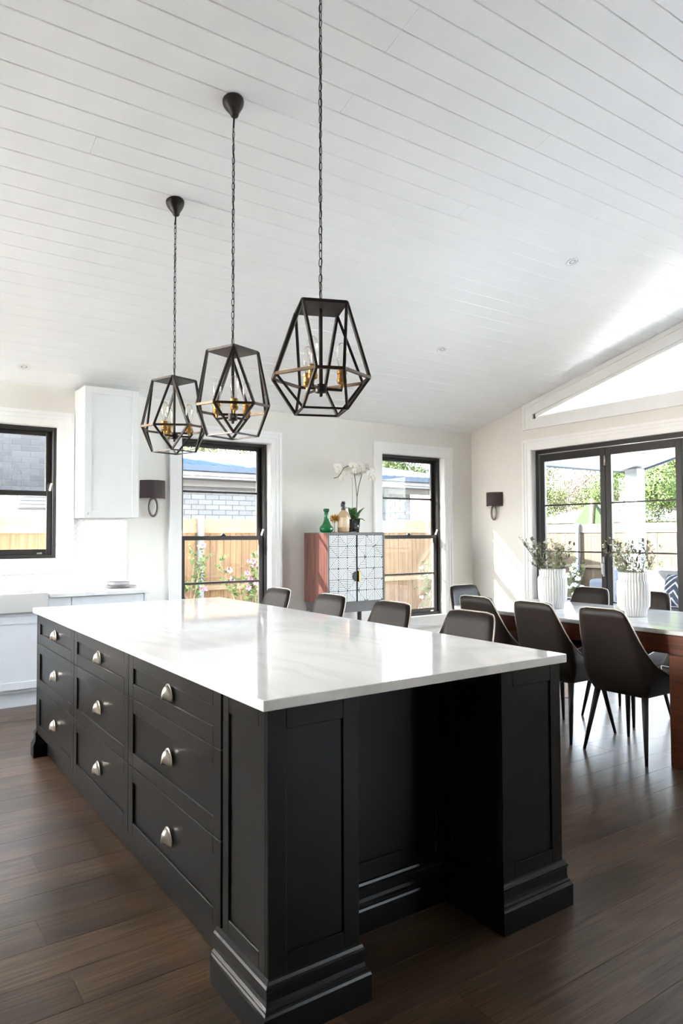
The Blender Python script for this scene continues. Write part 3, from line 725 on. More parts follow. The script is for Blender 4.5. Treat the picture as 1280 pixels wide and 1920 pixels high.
def bouquet(x, y, seed, label, lean):
    rn = random.Random(seed)
    r = thing('bouquet', label, 'flowers', (x, y, TZ+0.06), 0, 'sprigs in the fluted vases')
    stems, leaves, seeds, fl_ = MB(), MB(), MB(), []
    for i in range(26):
        a = rn.uniform(0, 2*PI); sp = rn.uniform(0.03, 0.24); hgt = rn.uniform(0.26, 0.43)
        if lean and math.cos(a-lean) > 0.6: hgt += 0.05; sp += 0.05
        c0 = Vector((0.02*math.cos(a), 0.02*math.sin(a), 0.0)); c1 = Vector((0.06*math.cos(a), 0.06*math.sin(a), 0.24)); c2 = Vector((sp*math.cos(a), sp*math.sin(a), 0.24+hgt*0.55))
        pts = [c0*(1-t)**2 + c1*2*t*(1-t) + c2*t*t for t in [k/6 for k in range(7)]]
        stems.tube(pts, [0.0028-0.0003*k for k in range(7)], 5)
        tips = [pts]
        for b in range(3):
            s0 = pts[3+b]; d = Vector((rn.uniform(-1, 1), rn.uniform(-1, 1), rn.uniform(0.6, 1.6))).normalized()
            e = s0 + d*rn.uniform(0.05, 0.10); stems.tube([s0, e], 0.0013, 4); tips.append([s0 + (e-s0)*k/4 for k in range(5)])
        kind = rn.random()
        for tp_ in tips:
            for q in tp_[1:]:
                if q.z < 0.235: continue
                for _ in range(2):
                    d = Vector((rn.uniform(-1, 1), rn.uniform(-1, 1), rn.uniform(-0.1, 1.2))).normalized()*rn.uniform(0.014, 0.03)
                    wv = d.cross(Vector((rn.uniform(-1, 1), rn.uniform(-1, 1), rn.uniform(-1, 1)))).normalized()*rn.uniform(0.003, 0.006)
                    (leaves if kind < 0.75 else seeds).leafq(q, d, wv)
            e = tp_[-1]
            if kind > 0.72: seeds.ball(e, 0.0075, 6, 4, 2.0)
            elif kind < 0.45 and rn.random() < 0.5: fl_.append((e, rn.uniform(0.011, 0.02)))
    so = stems.build('stems', M['sage_stem'], r, world=False); 
    stuff(leaves.build('leaves', M['sage'], r, fix=False, world=False)); stuff(seeds.build('seed_heads', M['seed'], r, fix=False, world=False))
    for c, s_ in fl_:
        f = MB()
        for k in range(7):
            a = 2*PI*k/7; d = Vector((math.cos(a), math.sin(a), 0.5))*s_; wv = Vector((-math.sin(a), math.cos(a), 0))*s_*0.45
            f.leafq(c, d, wv)
        f.ball(c+Vector((0, 0, s_*0.3)), s_*0.5, 7, 4)
        f.build('flower', M['bloom'], r, fix=False, world=False)
    return r
bouquet(*V1, 3, 'bunch of green sprigs and white blooms in the vase farther from the timber table leg', 2.6)
bouquet(*V2, 11, 'bunch of airy sprigs and pale buds in the vase nearer the timber table leg', -0.6)

# ------------------------------------------------------------------ pendant lights
GP = 'geometric pendant lights over the island'
def pendant(x, y, rot, arot, label):
    zc_ = ceil_z(y); zt, zm, zb = 2.306, 2.012, 1.874
    r = thing('pendant_light', label, 'pendant lamp', (x, y, zt), 0, GP)
    an = math.atan(SL)
    m = MB().lathe([(0.055, 0.0), (0.055, -0.012), (0.050, -0.030), (0.036, -0.055), (0.024, -0.075), (0.019, -0.092), (0.012, -0.097)], 24)
    m.v = [tuple(Euler((-an*0.9, 0, 0)).to_matrix() @ Vector(p) + Vector((x, y, zc_-0.001))) for p in m.v]
    m.build('ceiling_canopy', M['bronze'], r, smooth=True)
    ztop = zc_-0.095
    MB().tube([(x, y-0.012, ztop), (x, y-0.006, ztop-0.05)], 0.005, 8).build('canopy_stem', M['bronze'], r)
    ztop -= 0.055
    # chain of separate links
    cu = MB().build('chain', M['bronze'], r) if False else None
    cn = bpy.data.objects.new('chain', None); col.objects.link(cn); cn.parent = r; cn.location = (0, 0, 0)
    lk = MB(); N = 14
    lk.tube([(0.0065*math.cos(2*PI*k/N), 0, (0.0135*math.sin(2*PI*k/N)) + (0.006 if math.sin(2*PI*k/N) > 0.2 else (-0.006 if math.sin(2*PI*k/N) < -0.2 else 0))) for k in range(N)], 0.0019, 5, closed=True)
    zlo = zt+0.02; n = max(2, round((ztop-zlo)/0.0335)); lm = None
    for i in range(n+1):
        z = zlo + (ztop-zlo)*i/n
        if lm is None:
            o = lk.build('link', M['bronze'], cn, smooth=True, world=False); lm = o
        else:
            o = lm.copy(); col.objects.link(o); o.parent = cn
        o.location = (0.0, -0.006*(i/n), z-zt); o.rotation_euler = (random.uniform(-0.1, 0.1), 0, (i % 2)*PI/2 + arot*0.3 + 0.5 + random.uniform(-0.25, 0.25))
    # supply cord woven loosely through the links
    pts = []
    for i in range(41):
        t = i/40; z = zlo + (ztop-zlo)*t; ph = t*(ztop-zlo)*9
        pts.append((x + 0.006*math.sin(ph), y-0.006*t + 0.006*math.cos(ph*0.8), z))
    MB().tube(pts, 0.0021, 5).build('cord', M['blackplastic'], r, smooth=True)
    # cage
    def P(rad, deg, z): a = math.radians(deg)+rot; return Vector((x+rad*math.cos(a), y+rad*math.sin(a), z))
    tc = [P(0.127, 90*i, zt) for i in range(4)]; bc = [P(0.127, 90*i, zb) for i in range(4)]
    mc = [(P(0.200, 90*i-29, zm), P(0.200, 90*i+29, zm)) for i in range(4)]
    pl = MB(); pl.prism([(p.x, p.y) for p in tc], 'z', zt-0.006, zt+0.004); pl.build('top_plate', M['bronze'], r)
    cg = MB()
    for i in range(4):
        cg.bar(tc[i], tc[(i+1) % 4], 0.009, 0.012); cg.bar(bc[i], bc[(i+1) % 4], 0.008)
        for q in mc[i]: cg.bar(tc[i], q, 0.0115); cg.bar(bc[i], q, 0.0105)
    cg.build('cage', M['bronze'], r)
    rg = MB()
    for i in range(4): rg.bar(mc[i][0], mc[i][1], 0.0115); rg.bar(mc[i][1], mc[(i+1) % 4][0], 0.0115)
    rg.build('cage_ring', M['bronze_gold'], r)
    lp = MB().tube([Vector((x, y, zt+0.012)) + Vector((0.011*math.cos(a), 0, 0.011*math.sin(a))) for a in [2*PI*k/12 for k in range(12)]], 0.0025, 6, closed=True); lp.build('hanging_loop', M['bronze'], r)
    zh = 1.965
    MB().tube([(x, y, zt-0.004), (x, y, zh)], 0.0085, 10).lathe([(0.012, 0.02), (0.024, 0.02), (0.024, -0.012), (0.008, -0.016), (0.008, -0.026), (0.003, -0.03)], 16, (x, y, zh)).build('stem', M['bronze'], r, smooth=False)
    for i in range(3):
        a = arot + 2*PI*i/3; d = Vector((math.cos(a), math.sin(a), 0)); c = Vector((x, y, zh)) + d*0.088
        arm = MB().tube([Vector((x, y, zh+0.004)), c+Vector((0, 0, 0.0)), c+Vector((0, 0, 0.018))], 0.006, 8).build('lamp_arm', M['bronze'], r)
        sk = MB().lathe([(0.006, 0.008), (0.008, 0.022), (0.013, 0.026), (0.019, 0.030), (0.021, 0.036), (0.021, 0.042), (0.0185, 0.046), (0.0185, 0.066), (0.0215, 0.069), (0.0215, 0.079), (0.017, 0.083)], 16, c)
        sk.build('socket', M['brass'], r)
        b = MB().lathe([(0.011, 0.082), (0.0125, 0.092), (0.019, 0.112), (0.0225, 0.14), (0.0225, 0.165), (0.018, 0.186), (0.009, 0.197), (0.001, 0.199)], 16, c)
        bo = b.build('bulb', M['bulb'], r, smooth=True)
        fl2 = MB().tube([c+Vector((0.004*math.cos(k), 0.004*math.sin(k), 0.095+0.012*k)) for k in range(7)], 0.0005, 4); fl2.build('filament', M['gold'], bo)
    return r
pendant(1.552, 2.40, math.radians(23), math.radians(-24.5), 'bronze geometric cage pendant over the island end nearest the knee recess')
pendant(1.552, 3.225, math.radians(-24), math.radians(9.5), 'bronze geometric cage pendant over the middle of the island')
pendant(1.552, 4.03, math.radians(-27), math.radians(-29.5), 'bronze geometric cage pendant over the island end nearest the white kitchen cabinets')

# ------------------------------------------------------------------ downlights
def downlight(x, y, label):
    r = thing('downlight', label, 'ceiling light', (x, y, ceil_z(y)), 0, 'recessed ceiling downlights')
    an = math.atan(SL)
    r.rotation_euler = (-an, 0, 0)
    MB().lathe([(0.036, 0.004), (0.036, -0.003), (0.052, -0.005), (0.054, -0.001), (0.054, 0.004)], 28).build('trim_ring', M['downw'], r, smooth=True, world=False)
    MB().lathe([(0.036, 0.003), (0.036, 0.002), (0.022, -0.001), (0.010, 0.001)], 24).build('lens', M['downg'], r, smooth=True, world=False)
downlight(4.654, 3.492, 'round white recessed downlight in the sloping ceiling, above the dining table')
downlight(4.619, 4.975, 'round white recessed downlight low on the ceiling, above the patterned sideboard')
downlight(1.127, 6.376, 'round white recessed downlight by the tall white wall cabinet')

# ------------------------------------------------------------------ wall lights
def sconce(loc, rz, label):
    r = thing('wall_light', label, 'wall lamp', loc, rz, 'matching brown wall lights')   # local: wall at y=0, room towards -y
    m = MB(); n = 16; rx, ry = 0.125, 0.105
    ring = [(-rx*math.cos(PI*k/n), -0.012-ry*math.sin(PI*k/n)) for k in range(n+1)]
    inn = [(p[0]*0.97, -0.012+(p[1]+0.012)*0.97) for p in ring]
    m.prism(ring + inn[::-1], 'z', 0, 0.175)
    sh = m.build('lamp_shade', M['shade'], r, world=False)
    MB().box(-0.05, 0.05, -0.012, 0, 0.03, 0.14).build('wall_plate', M['pewter'], r, world=False)
    MB().tube([(0.042*math.cos(2*PI*k/28), -0.045, -0.085+0.088*math.sin(2*PI*k/28)) for k in range(28)], 0.012, 8, closed=True).build('oval_ring', M['pewter'], r, smooth=True, world=False)
    MB().tube([(0, -0.01, 0.05), (0, -0.045, 0.05), (0, -0.045, 0.002)], 0.006, 8).build('arm', M['pewter'], r, world=False)
    return r
sconce((2.355, YB, 1.737), 0, 'brown half-drum wall light with oval ring, between white wall cabinet and tall window')
sconce((XW, 6.27, 1.737), -PI/2, 'brown half-drum wall light with oval ring, beside the glass folding doors')

# ------------------------------------------------------------------ sideboard
SX0, SX1, SY0, SY1, SZ0, SZ1 = 4.093, 4.853, 6.198, 6.682, 0.635, 1.392
sb = thing('patterned_sideboard', 'tall dark sideboard with black and white inlaid doors and red-brown sides', 'sideboard', (4.47, 6.44, 0))
for a_ in (SX0, SX1-0.02): MB().box(a_, a_+0.02, SY0+0.01, SY1, SZ0, SZ1).build('side_panel', M['mahog'], sb, bevel=0.002)['label'] = 'red-brown polished timber side'
b = MB().box(SX0+0.02, SX1-0.02, SY0+0.02, SY1, SZ0, SZ0+0.02).box(SX0+0.02, SX1-0.02, SY1-0.01, SY1, SZ0+0.02, SZ1-0.02); b.build('cabinet_body', M['greyframe'], sb)
MB().box(SX0+0.0, SX1, SY0+0.008, SY1, SZ1-0.004, SZ1+0.008).build('top', M['greyframe'], sb, bevel=0.002)
f = MB(); f.box(SX0, SX0+0.016, SY0, SY0+0.012, SZ0, SZ1).box(SX1-0.022, SX1, SY0, SY0+0.012, SZ0, SZ1).box(SX0+0.016, SX1-0.022, SY0, SY0+0.012, SZ1-0.02, SZ1).box(SX0+0.016, SX1-0.022, SY0, SY0+0.012, SZ0, SZ0+0.014)
f.build('front_frame', M['greyframe'], sb, bevel=0.001)
b = MB().box(SX0+0.02, SX1-0.0, SY0+0.02, SY1-0.02, SZ0-0.10, SZ0).build('base_rail', M['greyframe'], sb)
for (lx, ly) in ((SX0+0.055, SY0+0.05), (SX1-0.30, SY0+0.06), (SX0+0.055, SY1-0.05), (SX1-0.05, SY1-0.05), (SX1-0.04, SY0+0.05)):
    MB().tube([(lx, ly, SZ0-0.10), (lx, ly, 0)], [0.020, 0.014], 4).build('leg', M['greyframe'], sb)
def stripes(mb, A, B, C, pitch, wd, y):
    """white strips parallel to AB inside triangle ABC"""
    A, B, C = Vector(A), Vector(B), Vector(C); ab = (B-A).normalized(); nrm = (C-A) - ab*(C-A).dot(ab); H = nrm.length
    t = (pitch-wd)*0.5
    while t + wd < H - 0.004:
        q = []
        for s_ in (t, t+wd):
            k = s_/H; L0 = A+(C-A)*k; L1 = B+(C-B)*k; d = (L1-L0); ln = d.length
            if ln < 0.009: q = []; break
            u = d/ln; q += [L0+u*0.0025, L1-u*0.0025]
        if len(q) == 4:
            P_ = [q[0], q[1], q[3], q[2]]
            mb.prism([(p.x, p.y) for p in P_], 'y', y-0.0015, y+0.0005)
        t += pitch
xm = 4.472
for di, (dx0, dx1) in enumerate(((SX0+0.017, xm-0.008), (xm+0.008, SX1-0.023))):
    d = MB().box(dx0, dx1, SY0+0.006, SY0+0.018, SZ0+0.015, SZ1-0.021).build('door', M['inlay_dark'], sb)
    inl = MB(); nc, nr_ = 3, 6; cw, rh = (dx1-dx0)/nc, (SZ1-SZ0-0.036)/nr_; rn = random.Random(5+di)
    for i in range(nc):
        for j in range(nr_):
            x0, x1 = dx0+i*cw+0.001, dx0+(i+1)*cw-0.001; z0, z1 = SZ0+0.015+j*rh+0.001, SZ0+0.015+(j+1)*rh-0.001
            a, b_, c, e = (x0, z0), (x1, z0), (x1, z1), (x0, z1)
            tris = [(a, b_, c), (a, c, e)] if (i+j) % 2 else [(a, b_, e), (b_, c, e)]
            for t_ in tris:
                k = rn.randrange(3); t2 = t_[k:]+t_[:k]
                stripes(inl, *t2, 0.0182, 0.0128, SY0+0.006)
    stuff(inl.build('bone_inlay', M['inlay'], d, fix=False))
    if di == 1:
        MB().box(dx0+0.002, dx0+0.022, SY0-0.018, SY0+0.006, 0.862, 0.982).build('door_handle', M['gold'], d, bevel=0.004)
    else:
        pr = [(dx1-0.0, 0.925-0.055)] + [(dx1-0.055*math.sin(PI*k/10)*(1 if k % 2 else 0.86), 0.925-0.055*math.cos(PI*k/10)) for k in range(11)]
        MB().prism(pr[1:], 'y', SY0-0.004, SY0+0.006).build('handle_plate', M['bronze'], d)
ZS = SZ1+0.0085
# green bottle vase
g = MB().lathe([(0.052, 0), (0.068, 0.012), (0.075, 0.035), (0.071, 0.058), (0.045, 0.088), (0.029, 0.13), (0.024, 0.17), (0.021, 0.215), (0.026, 0.228), (0.033, 0.234), (0.033, 0.258), (0.026, 0.262), (0.020, 0.235)], 32, (0, 0, 0), lambda a, i: 0.05*math.cos(a*12) if 0 < i < 7 else 0)
o = g.build('bottle_vase', M['green_glass'], None, smooth=True); o.location = (4.218, 6.42, ZS); tag(o, 'emerald green glass bottle vase with ribbed bulb base on the sideboard', 'vase')
# gold starburst on a small foot
r = thing('starburst_ornament', 'gold spiky starburst ornament between green vase and amber bottle', 'ornament', (4.325, 6.42, ZS))
c = Vector((4.325, 6.42, ZS+0.155))
MB().ball(c, 0.017, 12, 8).build('centre', M['gold'], r, smooth=True)
sp = MB(); rn = random.Random(2)
for k in range(46):
    zf = 1-2*(k+0.5)/46; a = k*2.39996; d = Vector((math.sqrt(1-zf*zf)*math.cos(a), math.sqrt(1-zf*zf)*math.sin(a), zf))
    sp.tube([c+d*0.012, c+d*0.040, c+d*0.058], [0.003, 0.006, 0.0015], 5)
sp.build('spikes', M['gold'], r)
MB().tube([(4.325, 6.42, ZS+0.10), (4.325, 6.42, ZS+0.008)], 0.004, 6).lathe([(0.028, 0), (0.028, 0.006), (0.006, 0.012)], 16, (4.325, 6.42, ZS)).build('stand', M['gold'], r)
# soda siphon
r = thing('soda_siphon', 'amber glass soda siphon with black spout on the sideboard', 'bottle', (4.432, 6.40, ZS))
MB().lathe([(0.060, 0), (0.066, 0.006), (0.067, 0.02), (0.067, 0.175), (0.062, 0.20), (0.044, 0.228), (0.026, 0.243), (0.022, 0.255), (0.015, 0.258)], 28, (4.432, 6.40, ZS)).build('bottle_body', M['amber'], r, smooth=True)
MB().lathe([(0.0675, 0.055), (0.068, 0.056), (0.068, 0.165), (0.0675, 0.166)], 28, (4.432, 6.40, ZS)).build('etched_panel', M['siphon_label'], r, smooth=True)
MB().lathe([(0.024, 0.245), (0.026, 0.262), (0.020, 0.268), (0.020, 0.31), (0.024, 0.325), (0.018, 0.343), (0.006, 0.346)], 16, (4.432, 6.40, ZS)).bar((4.432, 6.40, ZS+0.30), (4.392, 6.38, ZS+0.318), 0.012).bar((4.392, 6.38, ZS+0.318), (4.388, 6.378, ZS+0.285), 0.009).build('spout', M['blackplastic'], r, smooth=False)
MB().bar((4.452, 6.40, ZS+0.275), (4.480, 6.39, ZS+0.275), 0.010).build('valve', M['chrome'], r)
# orchid
r = thing('orchid', 'white flowering moth orchid in a dark glass pot on the sideboard', 'plant', (4.583, 6.42, ZS))
oc = Vector((4.583, 6.42, ZS))
MB().lathe([(0.060, 0), (0.064, 0.004), (0.078, 0.15), (0.074, 0.15), (0.060, 0.008)], 28, oc).build('pot', M['potglass'], r, smooth=True)
MB().lathe([(0.056, 0.010), (0.068, 0.115), (0.06, 0.125), (0.02, 0.13)], 24, oc).build('bark_mix', M['soil'], r, smooth=True)
def strap(pts, wd):
    m = MB(); n = len(pts)
    for i, p in enumerate(pts):
        p = Vector(p); d = (Vector(pts[min(i+1, n-1)])-Vector(pts[max(i-1, 0)])).normalized(); s_ = d.cross(Vector((0, 0, 1))); s_ = s_.normalized() if s_.length > 1e-4 else Vector((1, 0, 0))
        up = s_.cross(d); k = wd[i]
        m.v += [tuple(p-s_*k+up*k*0.3), tuple(p), tuple(p+s_*k+up*k*0.3)]
    for i in range(n-1):
        m.f += [(3*i, 3*i+1, 3*i+4, 3*i+3), (3*i+1, 3*i+2, 3*i+5, 3*i+4)]
    return m
for pts, wd in (([(0, 0, .13), (-.03, -.03, .22), (-.06, -.05, .27), (-.075, -.06, .25)], [.02, .05, .045, .005]),
                ([(0, 0, .13), (-.02, -.06, .18), (-.03, -.10, .19), (-.035, -.13, .16)], [.02, .045, .04, .005]),
                ([(0, 0, .13), (.05, 0, .19), (.12, .02, .25), (.175, .03, .285)], [.012, .022, .02, .003]),
                ([(0, 0, .13), (.04, -.04, .155), (.08, -.06, .15), (.11, -.07, .13)], [.012, .024, .02, .003]),
                ([(0, 0, .13), (.03, .05, .19), (.04, .09, .2), (.045, .12, .18)], [.012, .03, .025, .003])):
    MB_ = strap([oc+Vector(p) for p in pts], wd); lo = MB_.build('leaf', M['leaf'], r, smooth=True, fix=False); lo.modifiers.new('thick', 'SOLIDIFY').thickness = 0.003
st1 = [(0.045, 0, .13), (0.048, 0, .25), (0.052, 0, .39), (0.03, -.01, .52), (0.006, -.015, .66), (-.02, -.03, .73), (-.10, -.04, .745), (-.165, -.05, .715), (-.215, -.06, .65), (-.25, -.06, .61), (-.31, -.07, .595)]
st2 = [(0.047, 0.005, .13), (0.05, 0.0, .39), (0.075, 0.0, .52), (0.118, 0.0, .655), (0.13, -.01, .71), (0.17, -.03, .735), (.24, -.05, .69)]
for s_ in (st1, st2): MB().tube([oc+Vector(p) for p in s_], 0.0042, 6).build('flower_stem', M['stem'], r, smooth=True)
MB().tube([oc+Vector((-.005, .01, .12)), oc+Vector((-.008, .01, .64))], 0.0022, 5).build('stake', M['leaf'], r)
rn = random.Random(9)
fp = [(-.245, .735), (-.20, .70), (-.15, .62), (-.12, .66), (-.10, .72), (-.06, .755), (-.02, .70), (-.03, .775), (.03, .76), (.02, .70), (.06, .73), (.08, .79), (.10, .745), (.13, .70), (.155, .76), (.17, .68), (.20, .64), (.215, .71), (.245, .66), (.17, .62), (.235, .62), (.05, .67), (-.07, .65)]
for (fx, fz) in fp:
    c = oc + Vector((fx, rn.uniform(-.09, .0), fz-0.01)); f = MB()
    yaw = rn.uniform(-0.7, 0.5); tilt = rn.uniform(-0.5, 0.3)
    RM = Euler((tilt, 0, yaw)).to_matrix()
    for k, (an_, ln, wd) in enumerate(((90, .044, .017), (210, .042, .016), (330, .042, .016), (20, .050, .030), (160, .050, .030))):
        a = math.radians(an_); d = RM @ Vector((math.cos(a)*ln, -0.006, math.sin(a)*ln)); wv = RM @ Vector((-math.sin(a)*wd, 0, math.cos(a)*wd))
        f.add([c, c+d*0.35+wv*0.8, c+d*0.75+wv, c+d*1.02, c+d*0.75-wv, c+d*0.35-wv*0.8], [(0, 1, 2, 3), (0, 3, 4, 5)])
    fo = f.build('flower', M['petal'], r, fix=False)
    MB().ball(c+RM @ Vector((0, -0.008, -0.004)), 0.006, 6, 4).build('lip', M['petal_c'], fo)

# ------------------------------------------------------------------ white kitchen along the back wall
KY = 6.10
def kfront(mb, x0, x1, z0, z1, fw=0.06): return shaker(mb, lambda u, w_, v: (u, KY+0.02-w_, v), x0, x1, z0, z1, fw, 0.007, 0.02)
k = thing('sink_cabinet', 'pale grey-white base cabinet under the apron sink', 'cabinet', (0.75, 6.4, 0))
MB().box(0.30, 1.28, KY+0.02, YB, 0.12, 0.755).build('cabinet_body', M['cab'], k)
d = MB(); kfront(d, 0.30, 0.788, 0.147, 0.728); d.build('door', M['cab'], k, bevel=0.0015)
d = MB(); kfront(d, 0.792, 1.278, 0.147, 0.728); d.build('door', M['cab'], k, bevel=0.0015)
MB().box(0.30, 1.28, KY, KY+0.02, 0.73, 0.757).build('rail', M['cab'], k)
MB().box(0.30, 1.28, KY+0.06, KY+0.08, 0.0, 0.12).build('kickboard', M['cab'], k)
s = MB(); a0, a1 = 0.34, 1.275; z0, z1 = 0.758, 0.915; y0, y1 = KY-0.035, KY+0.47
s.box(a0, a1, y0, y0+0.03, z0, z1).box(a0, a1, y1-0.025, y1, z0, z1).box(a0, a0+0.028, y0+0.03, y1-0.025, z0, z1).box(a1-0.028, a1, y0+0.03, y1-0.025, z0, z1).box(a0+0.028, a1-0.028, y0+0.03, y1-0.025, z0, z0+0.03)
o = s.build('apron_sink', M['vase'], None, bevel=0.008, seg=3); tag(o, 'white ceramic farmhouse apron sink below the kitchen window', 'sink')
k = thing('filler_cabinet', 'narrow plain white cabinet filler between sink and dishwasher panel', 'cabinet', (1.37, 6.4, 0))
MB().box(1.281, 1.462, KY+0.02, YB-0.002, 0.12, 0.868).build('cabinet_body', M['cab'], k)
MB().box(1.283, 1.462, KY, KY+0.02, 0.147, 0.866).build('front_panel', M['cab'], k, bevel=0.0015)
MB().box(1.281, 1.462, KY+0.06, KY+0.08, 0.0, 0.12).build('kickboard', M['cab'], k)
k = thing('dishwasher_cabinet', 'white base cabinet with single shaker front at the end of the counter', 'cabinet', (1.77, 6.4, 0))
MB().box(1.466, 2.078, KY+0.02, YB-0.002, 0.12, 0.868).build('cabinet_body', M['cab'], k)
d = MB(); kfront(d, 1.468, 2.076, 0.147, 0.862, 0.075); d.build('door', M['cab'], k, bevel=0.0015)
MB().box(1.466, 2.078, KY+0.06, KY+0.08, 0.0, 0.12).build('kickboard', M['cab'], k)
MB().box(2.080, 2.10, KY, YB-0.02, 0.0, 0.868).build('end_panel', M['cab'], k, bevel=0.0015)
ct = MB().box(1.279, 2.13, KY-0.03, YB-0.001, 0.8685, 0.90).box(0.20, 1.279, KY+0.472, YB-0.001, 0.8685, 0.90).box(0.2, 0.338, KY-0.03, KY+0.472, 0.8685, 0.9).build('kitchen_worktop', M['marble'], None, bevel=0.003, seg=2)
tag(ct, 'white marble worktop along the back wall beside the sink', 'benchtop')
sp_ = MB().box(1.615, 2.11, YB-0.008, YB-0.0005, 0.90, 1.534).box(0.05, 1.615, YB-0.008, YB-0.0005, 0.90, 1.038).build('splashback', M['tile'], None); tag(sp_, 'small white scallop tile splashback above the worktop', 'splashback')
k = thing('wall_cabinet', 'tall white shaker wall cabinet reaching almost to the ceiling', 'cabinet', (1.865, 6.5, 1.535))
MB().box(1.622, 2.108, 6.372, YB, 1.535, 2.708).build('cabinet_body', M['wcab'], k, bevel=0.0015)
d = MB(); shaker(d, lambda u, w_, v: (u, 6.37-w_, v), 1.622, 2.108, 1.537, 2.706, 0.062, 0.007, 0.02); do = d.build('door', M['wcab'], k, bevel=0.0015)
MB().lathe([(0.006, 0), (0.006, 0.012), (0.012, 0.018), (0.012, 0.026), (0.004, 0.029)], 12).build('knob', M['nickel'], do, smooth=True)
kb = [o for o in do.children][0]; kb.rotation_euler = (PI/2, 0, 0)
kb.data.transform(Matrix.Translation(Vector((1.865, 6.5, 1.535)))); kb.location = Vector((1.655, 6.35, 1.568))-Vector((1.865, 6.5, 1.535))
# plates
def dish(prof, x, y, z, label, cat, nm):
    o = MB().lathe(prof, 40).build(nm, M['plate'], None, smooth=True); o.location = (x, y, z); return tag(o, label, cat)
dish([(0.08, 0), (0.09, 0.003), (0.145, 0.012), (0.146, 0.015), (0.09, 0.008), (0.02, 0.007)], 1.975, 6.45, 0.9005, 'flat grey plate on the back worktop, under the shallow bowl', 'plate', 'dinner_plate')
dish([(0.055, 0), (0.07, 0.003), (0.095, 0.018), (0.102, 0.042), (0.098, 0.042), (0.088, 0.018), (0.02, 0.010)], 1.955, 6.45, 0.9095, 'shallow grey bowl stacked on the flat plate on the back worktop', 'bowl', 'shallow_bowl')
# tap
t = thing('kitchen_tap', 'gooseneck kitchen tap behind the apron sink, at the window', 'tap', (0.905, 6.625, 0.90))
MB().lathe([(0.026, 0.0005), (0.026, 0.008), (0.018, 0.014), (0.015, 0.05)], 16, (0.905, 6.625, 0.90)).build('base', M['nickel'], t, smooth=True)
MB().tube([(0.905, 6.625, 0.94), (0.905, 6.625, 1.20)] + [(0.905-0.0, 6.625-0.09+0.09*math.cos(a), 1.20+0.09*math.sin(a)) for a in [PI*k/8 for k in range(1, 9)]] + [(0.905, 6.445, 1.14)], 0.0125, 10).build('spout', M['nickel'], t, smooth=True)
MB().tube([(0.92, 6.625, 0.955), (0.965, 6.61, 0.985)], 0.006, 8).build('lever', M['nickel'], t, smooth=True)

# ------------------------------------------------------------------ outside
GZ = -0.28
struct(MB().box(-40, 60, -40, 60, GZ-0.3, GZ).build('ground', M['grass']))
struct(MB().box(XW+WT+0.01, 12.6, -2.0, 7.3, GZ, -0.03).build('terrace', M['paving']))
struct(MB().box(XL-WT-0.01, XW+WT, YB+WT+0.01, 8.25, GZ, GZ+0.06).build('path', M['paving']))
struct(MB().box(-12, XL-WT-0.01, -8.0, 8.3, GZ, -0.03).build('side_terrace', M['paving']))
struct(MB().box(-4, 12, -16, YN-WT-0.01, GZ, -0.03).build('front_terrace', M['paving']))
# fence behind the back windows
YF = 9.0; FT = 1.605
def fence(name, a0, a1, fixed, along, label, posts, pm='paling', rm='rail'):
    r = thing(name, label, 'fence', ((a0+a1)/2, fixed, GZ) if along == 'x' else (fixed, (a0+a1)/2, GZ))
    sgn = -1
    def bx(u0, u1, d0, d1, z0, z1):
        m = MB()
        if along == 'x': m.box(u0, u1, fixed+d0, fixed+d1, z0, z1)
        else: m.box(fixed+d0, fixed+d1, u0, u1, z0, z1)
        return m
    u = a0; rn = random.Random(4)
    while u < a1:
        pw = rn.choice((0.088, 0.094, 0.10, 0.12)); dd = rn.uniform(0, 0.006)
        bx(u+0.002, min(a1, u+pw)-0.002, dd, dd+0.014, GZ+0.02, FT-0.01-rn.uniform(0, 0.012)).build('paling', M[pm], r); u += pw
    for (z0, z1, d) in ((1.41, FT, -0.02), (0.625, 0.69, -0.045), (-0.22, -0.05, -0.022)):
        u = a0
        while u < a1:
            v = min(a1, u+2.4); bx(u+0.002, v-0.002, d, -0.001, z0, z1).build('rail', M[rm], r); u = v
    for p in posts:
        (MB().box(p-0.032, p+0.032, fixed-0.11, fixed-0.047, GZ, FT+0.01) if along == 'x' else MB().box(fixed-0.11, fixed-0.047, p-0.032, p+0.032, GZ, FT+0.02)).build('post', M['galv'], r)
    return r
fence('paling_fence', -2.4, 10.6, YF, 'x', 'warm timber paling fence along the side yard behind the tall windows', (-1.0, 1.25, 3.82, 6.4, 8.9))
XF = 13.5
fence('paling_fence', 2.0, 12.5, XF, 'y', 'pale timber paling fence across the garden beyond the glass doors', (3.2, 5.2, 7.6, 10.05, 12.2), 'paling_dimmed', 'rail_dimmed')

# neighbouring grey brick house with a blue steel roof
YH = 11.0
nb = thing('neighbour_house', 'grey brick house with blue steel roof and gutter beyond the paling fence', 'house', (6.5, YH+2, GZ))
MB().box(2.75, 9.3, YH+0.02, YH+5, GZ, 2.33).build('house_wall', M['mortar'], nb)
MB().box(2.76, 10.6, YH-0.45, YH+0.02, 2.30, 2.34).build('soffit', M['render'], nb)
MB().box(2.76, 10.6, YH-0.02, YH+0.0, 2.20, 2.32).build('frieze', M['render'], nb)
MB().box(2.76, 10.6, YH-0.50, YH-0.46, 2.34, 2.41).build('fascia', M['render'], nb)
MB().prism([(YH-0.60, 2.41), (YH-0.48, 2.40), (YH-0.46, 2.50), (YH-0.62, 2.50)], 'x', 2.76, 10.6).build('gutter', M['gutter'], nb)
ro = MB().prism([(YH-0.58, 2.49), (YH+5.0, 3.42), (YH+5.0, 3.34), (YH-0.58, 2.43)], 'x', 2.76, 10.6)
xx = 2.78
roo = ro.build('roof', M['bluegrey'], nb)
rb = MB()
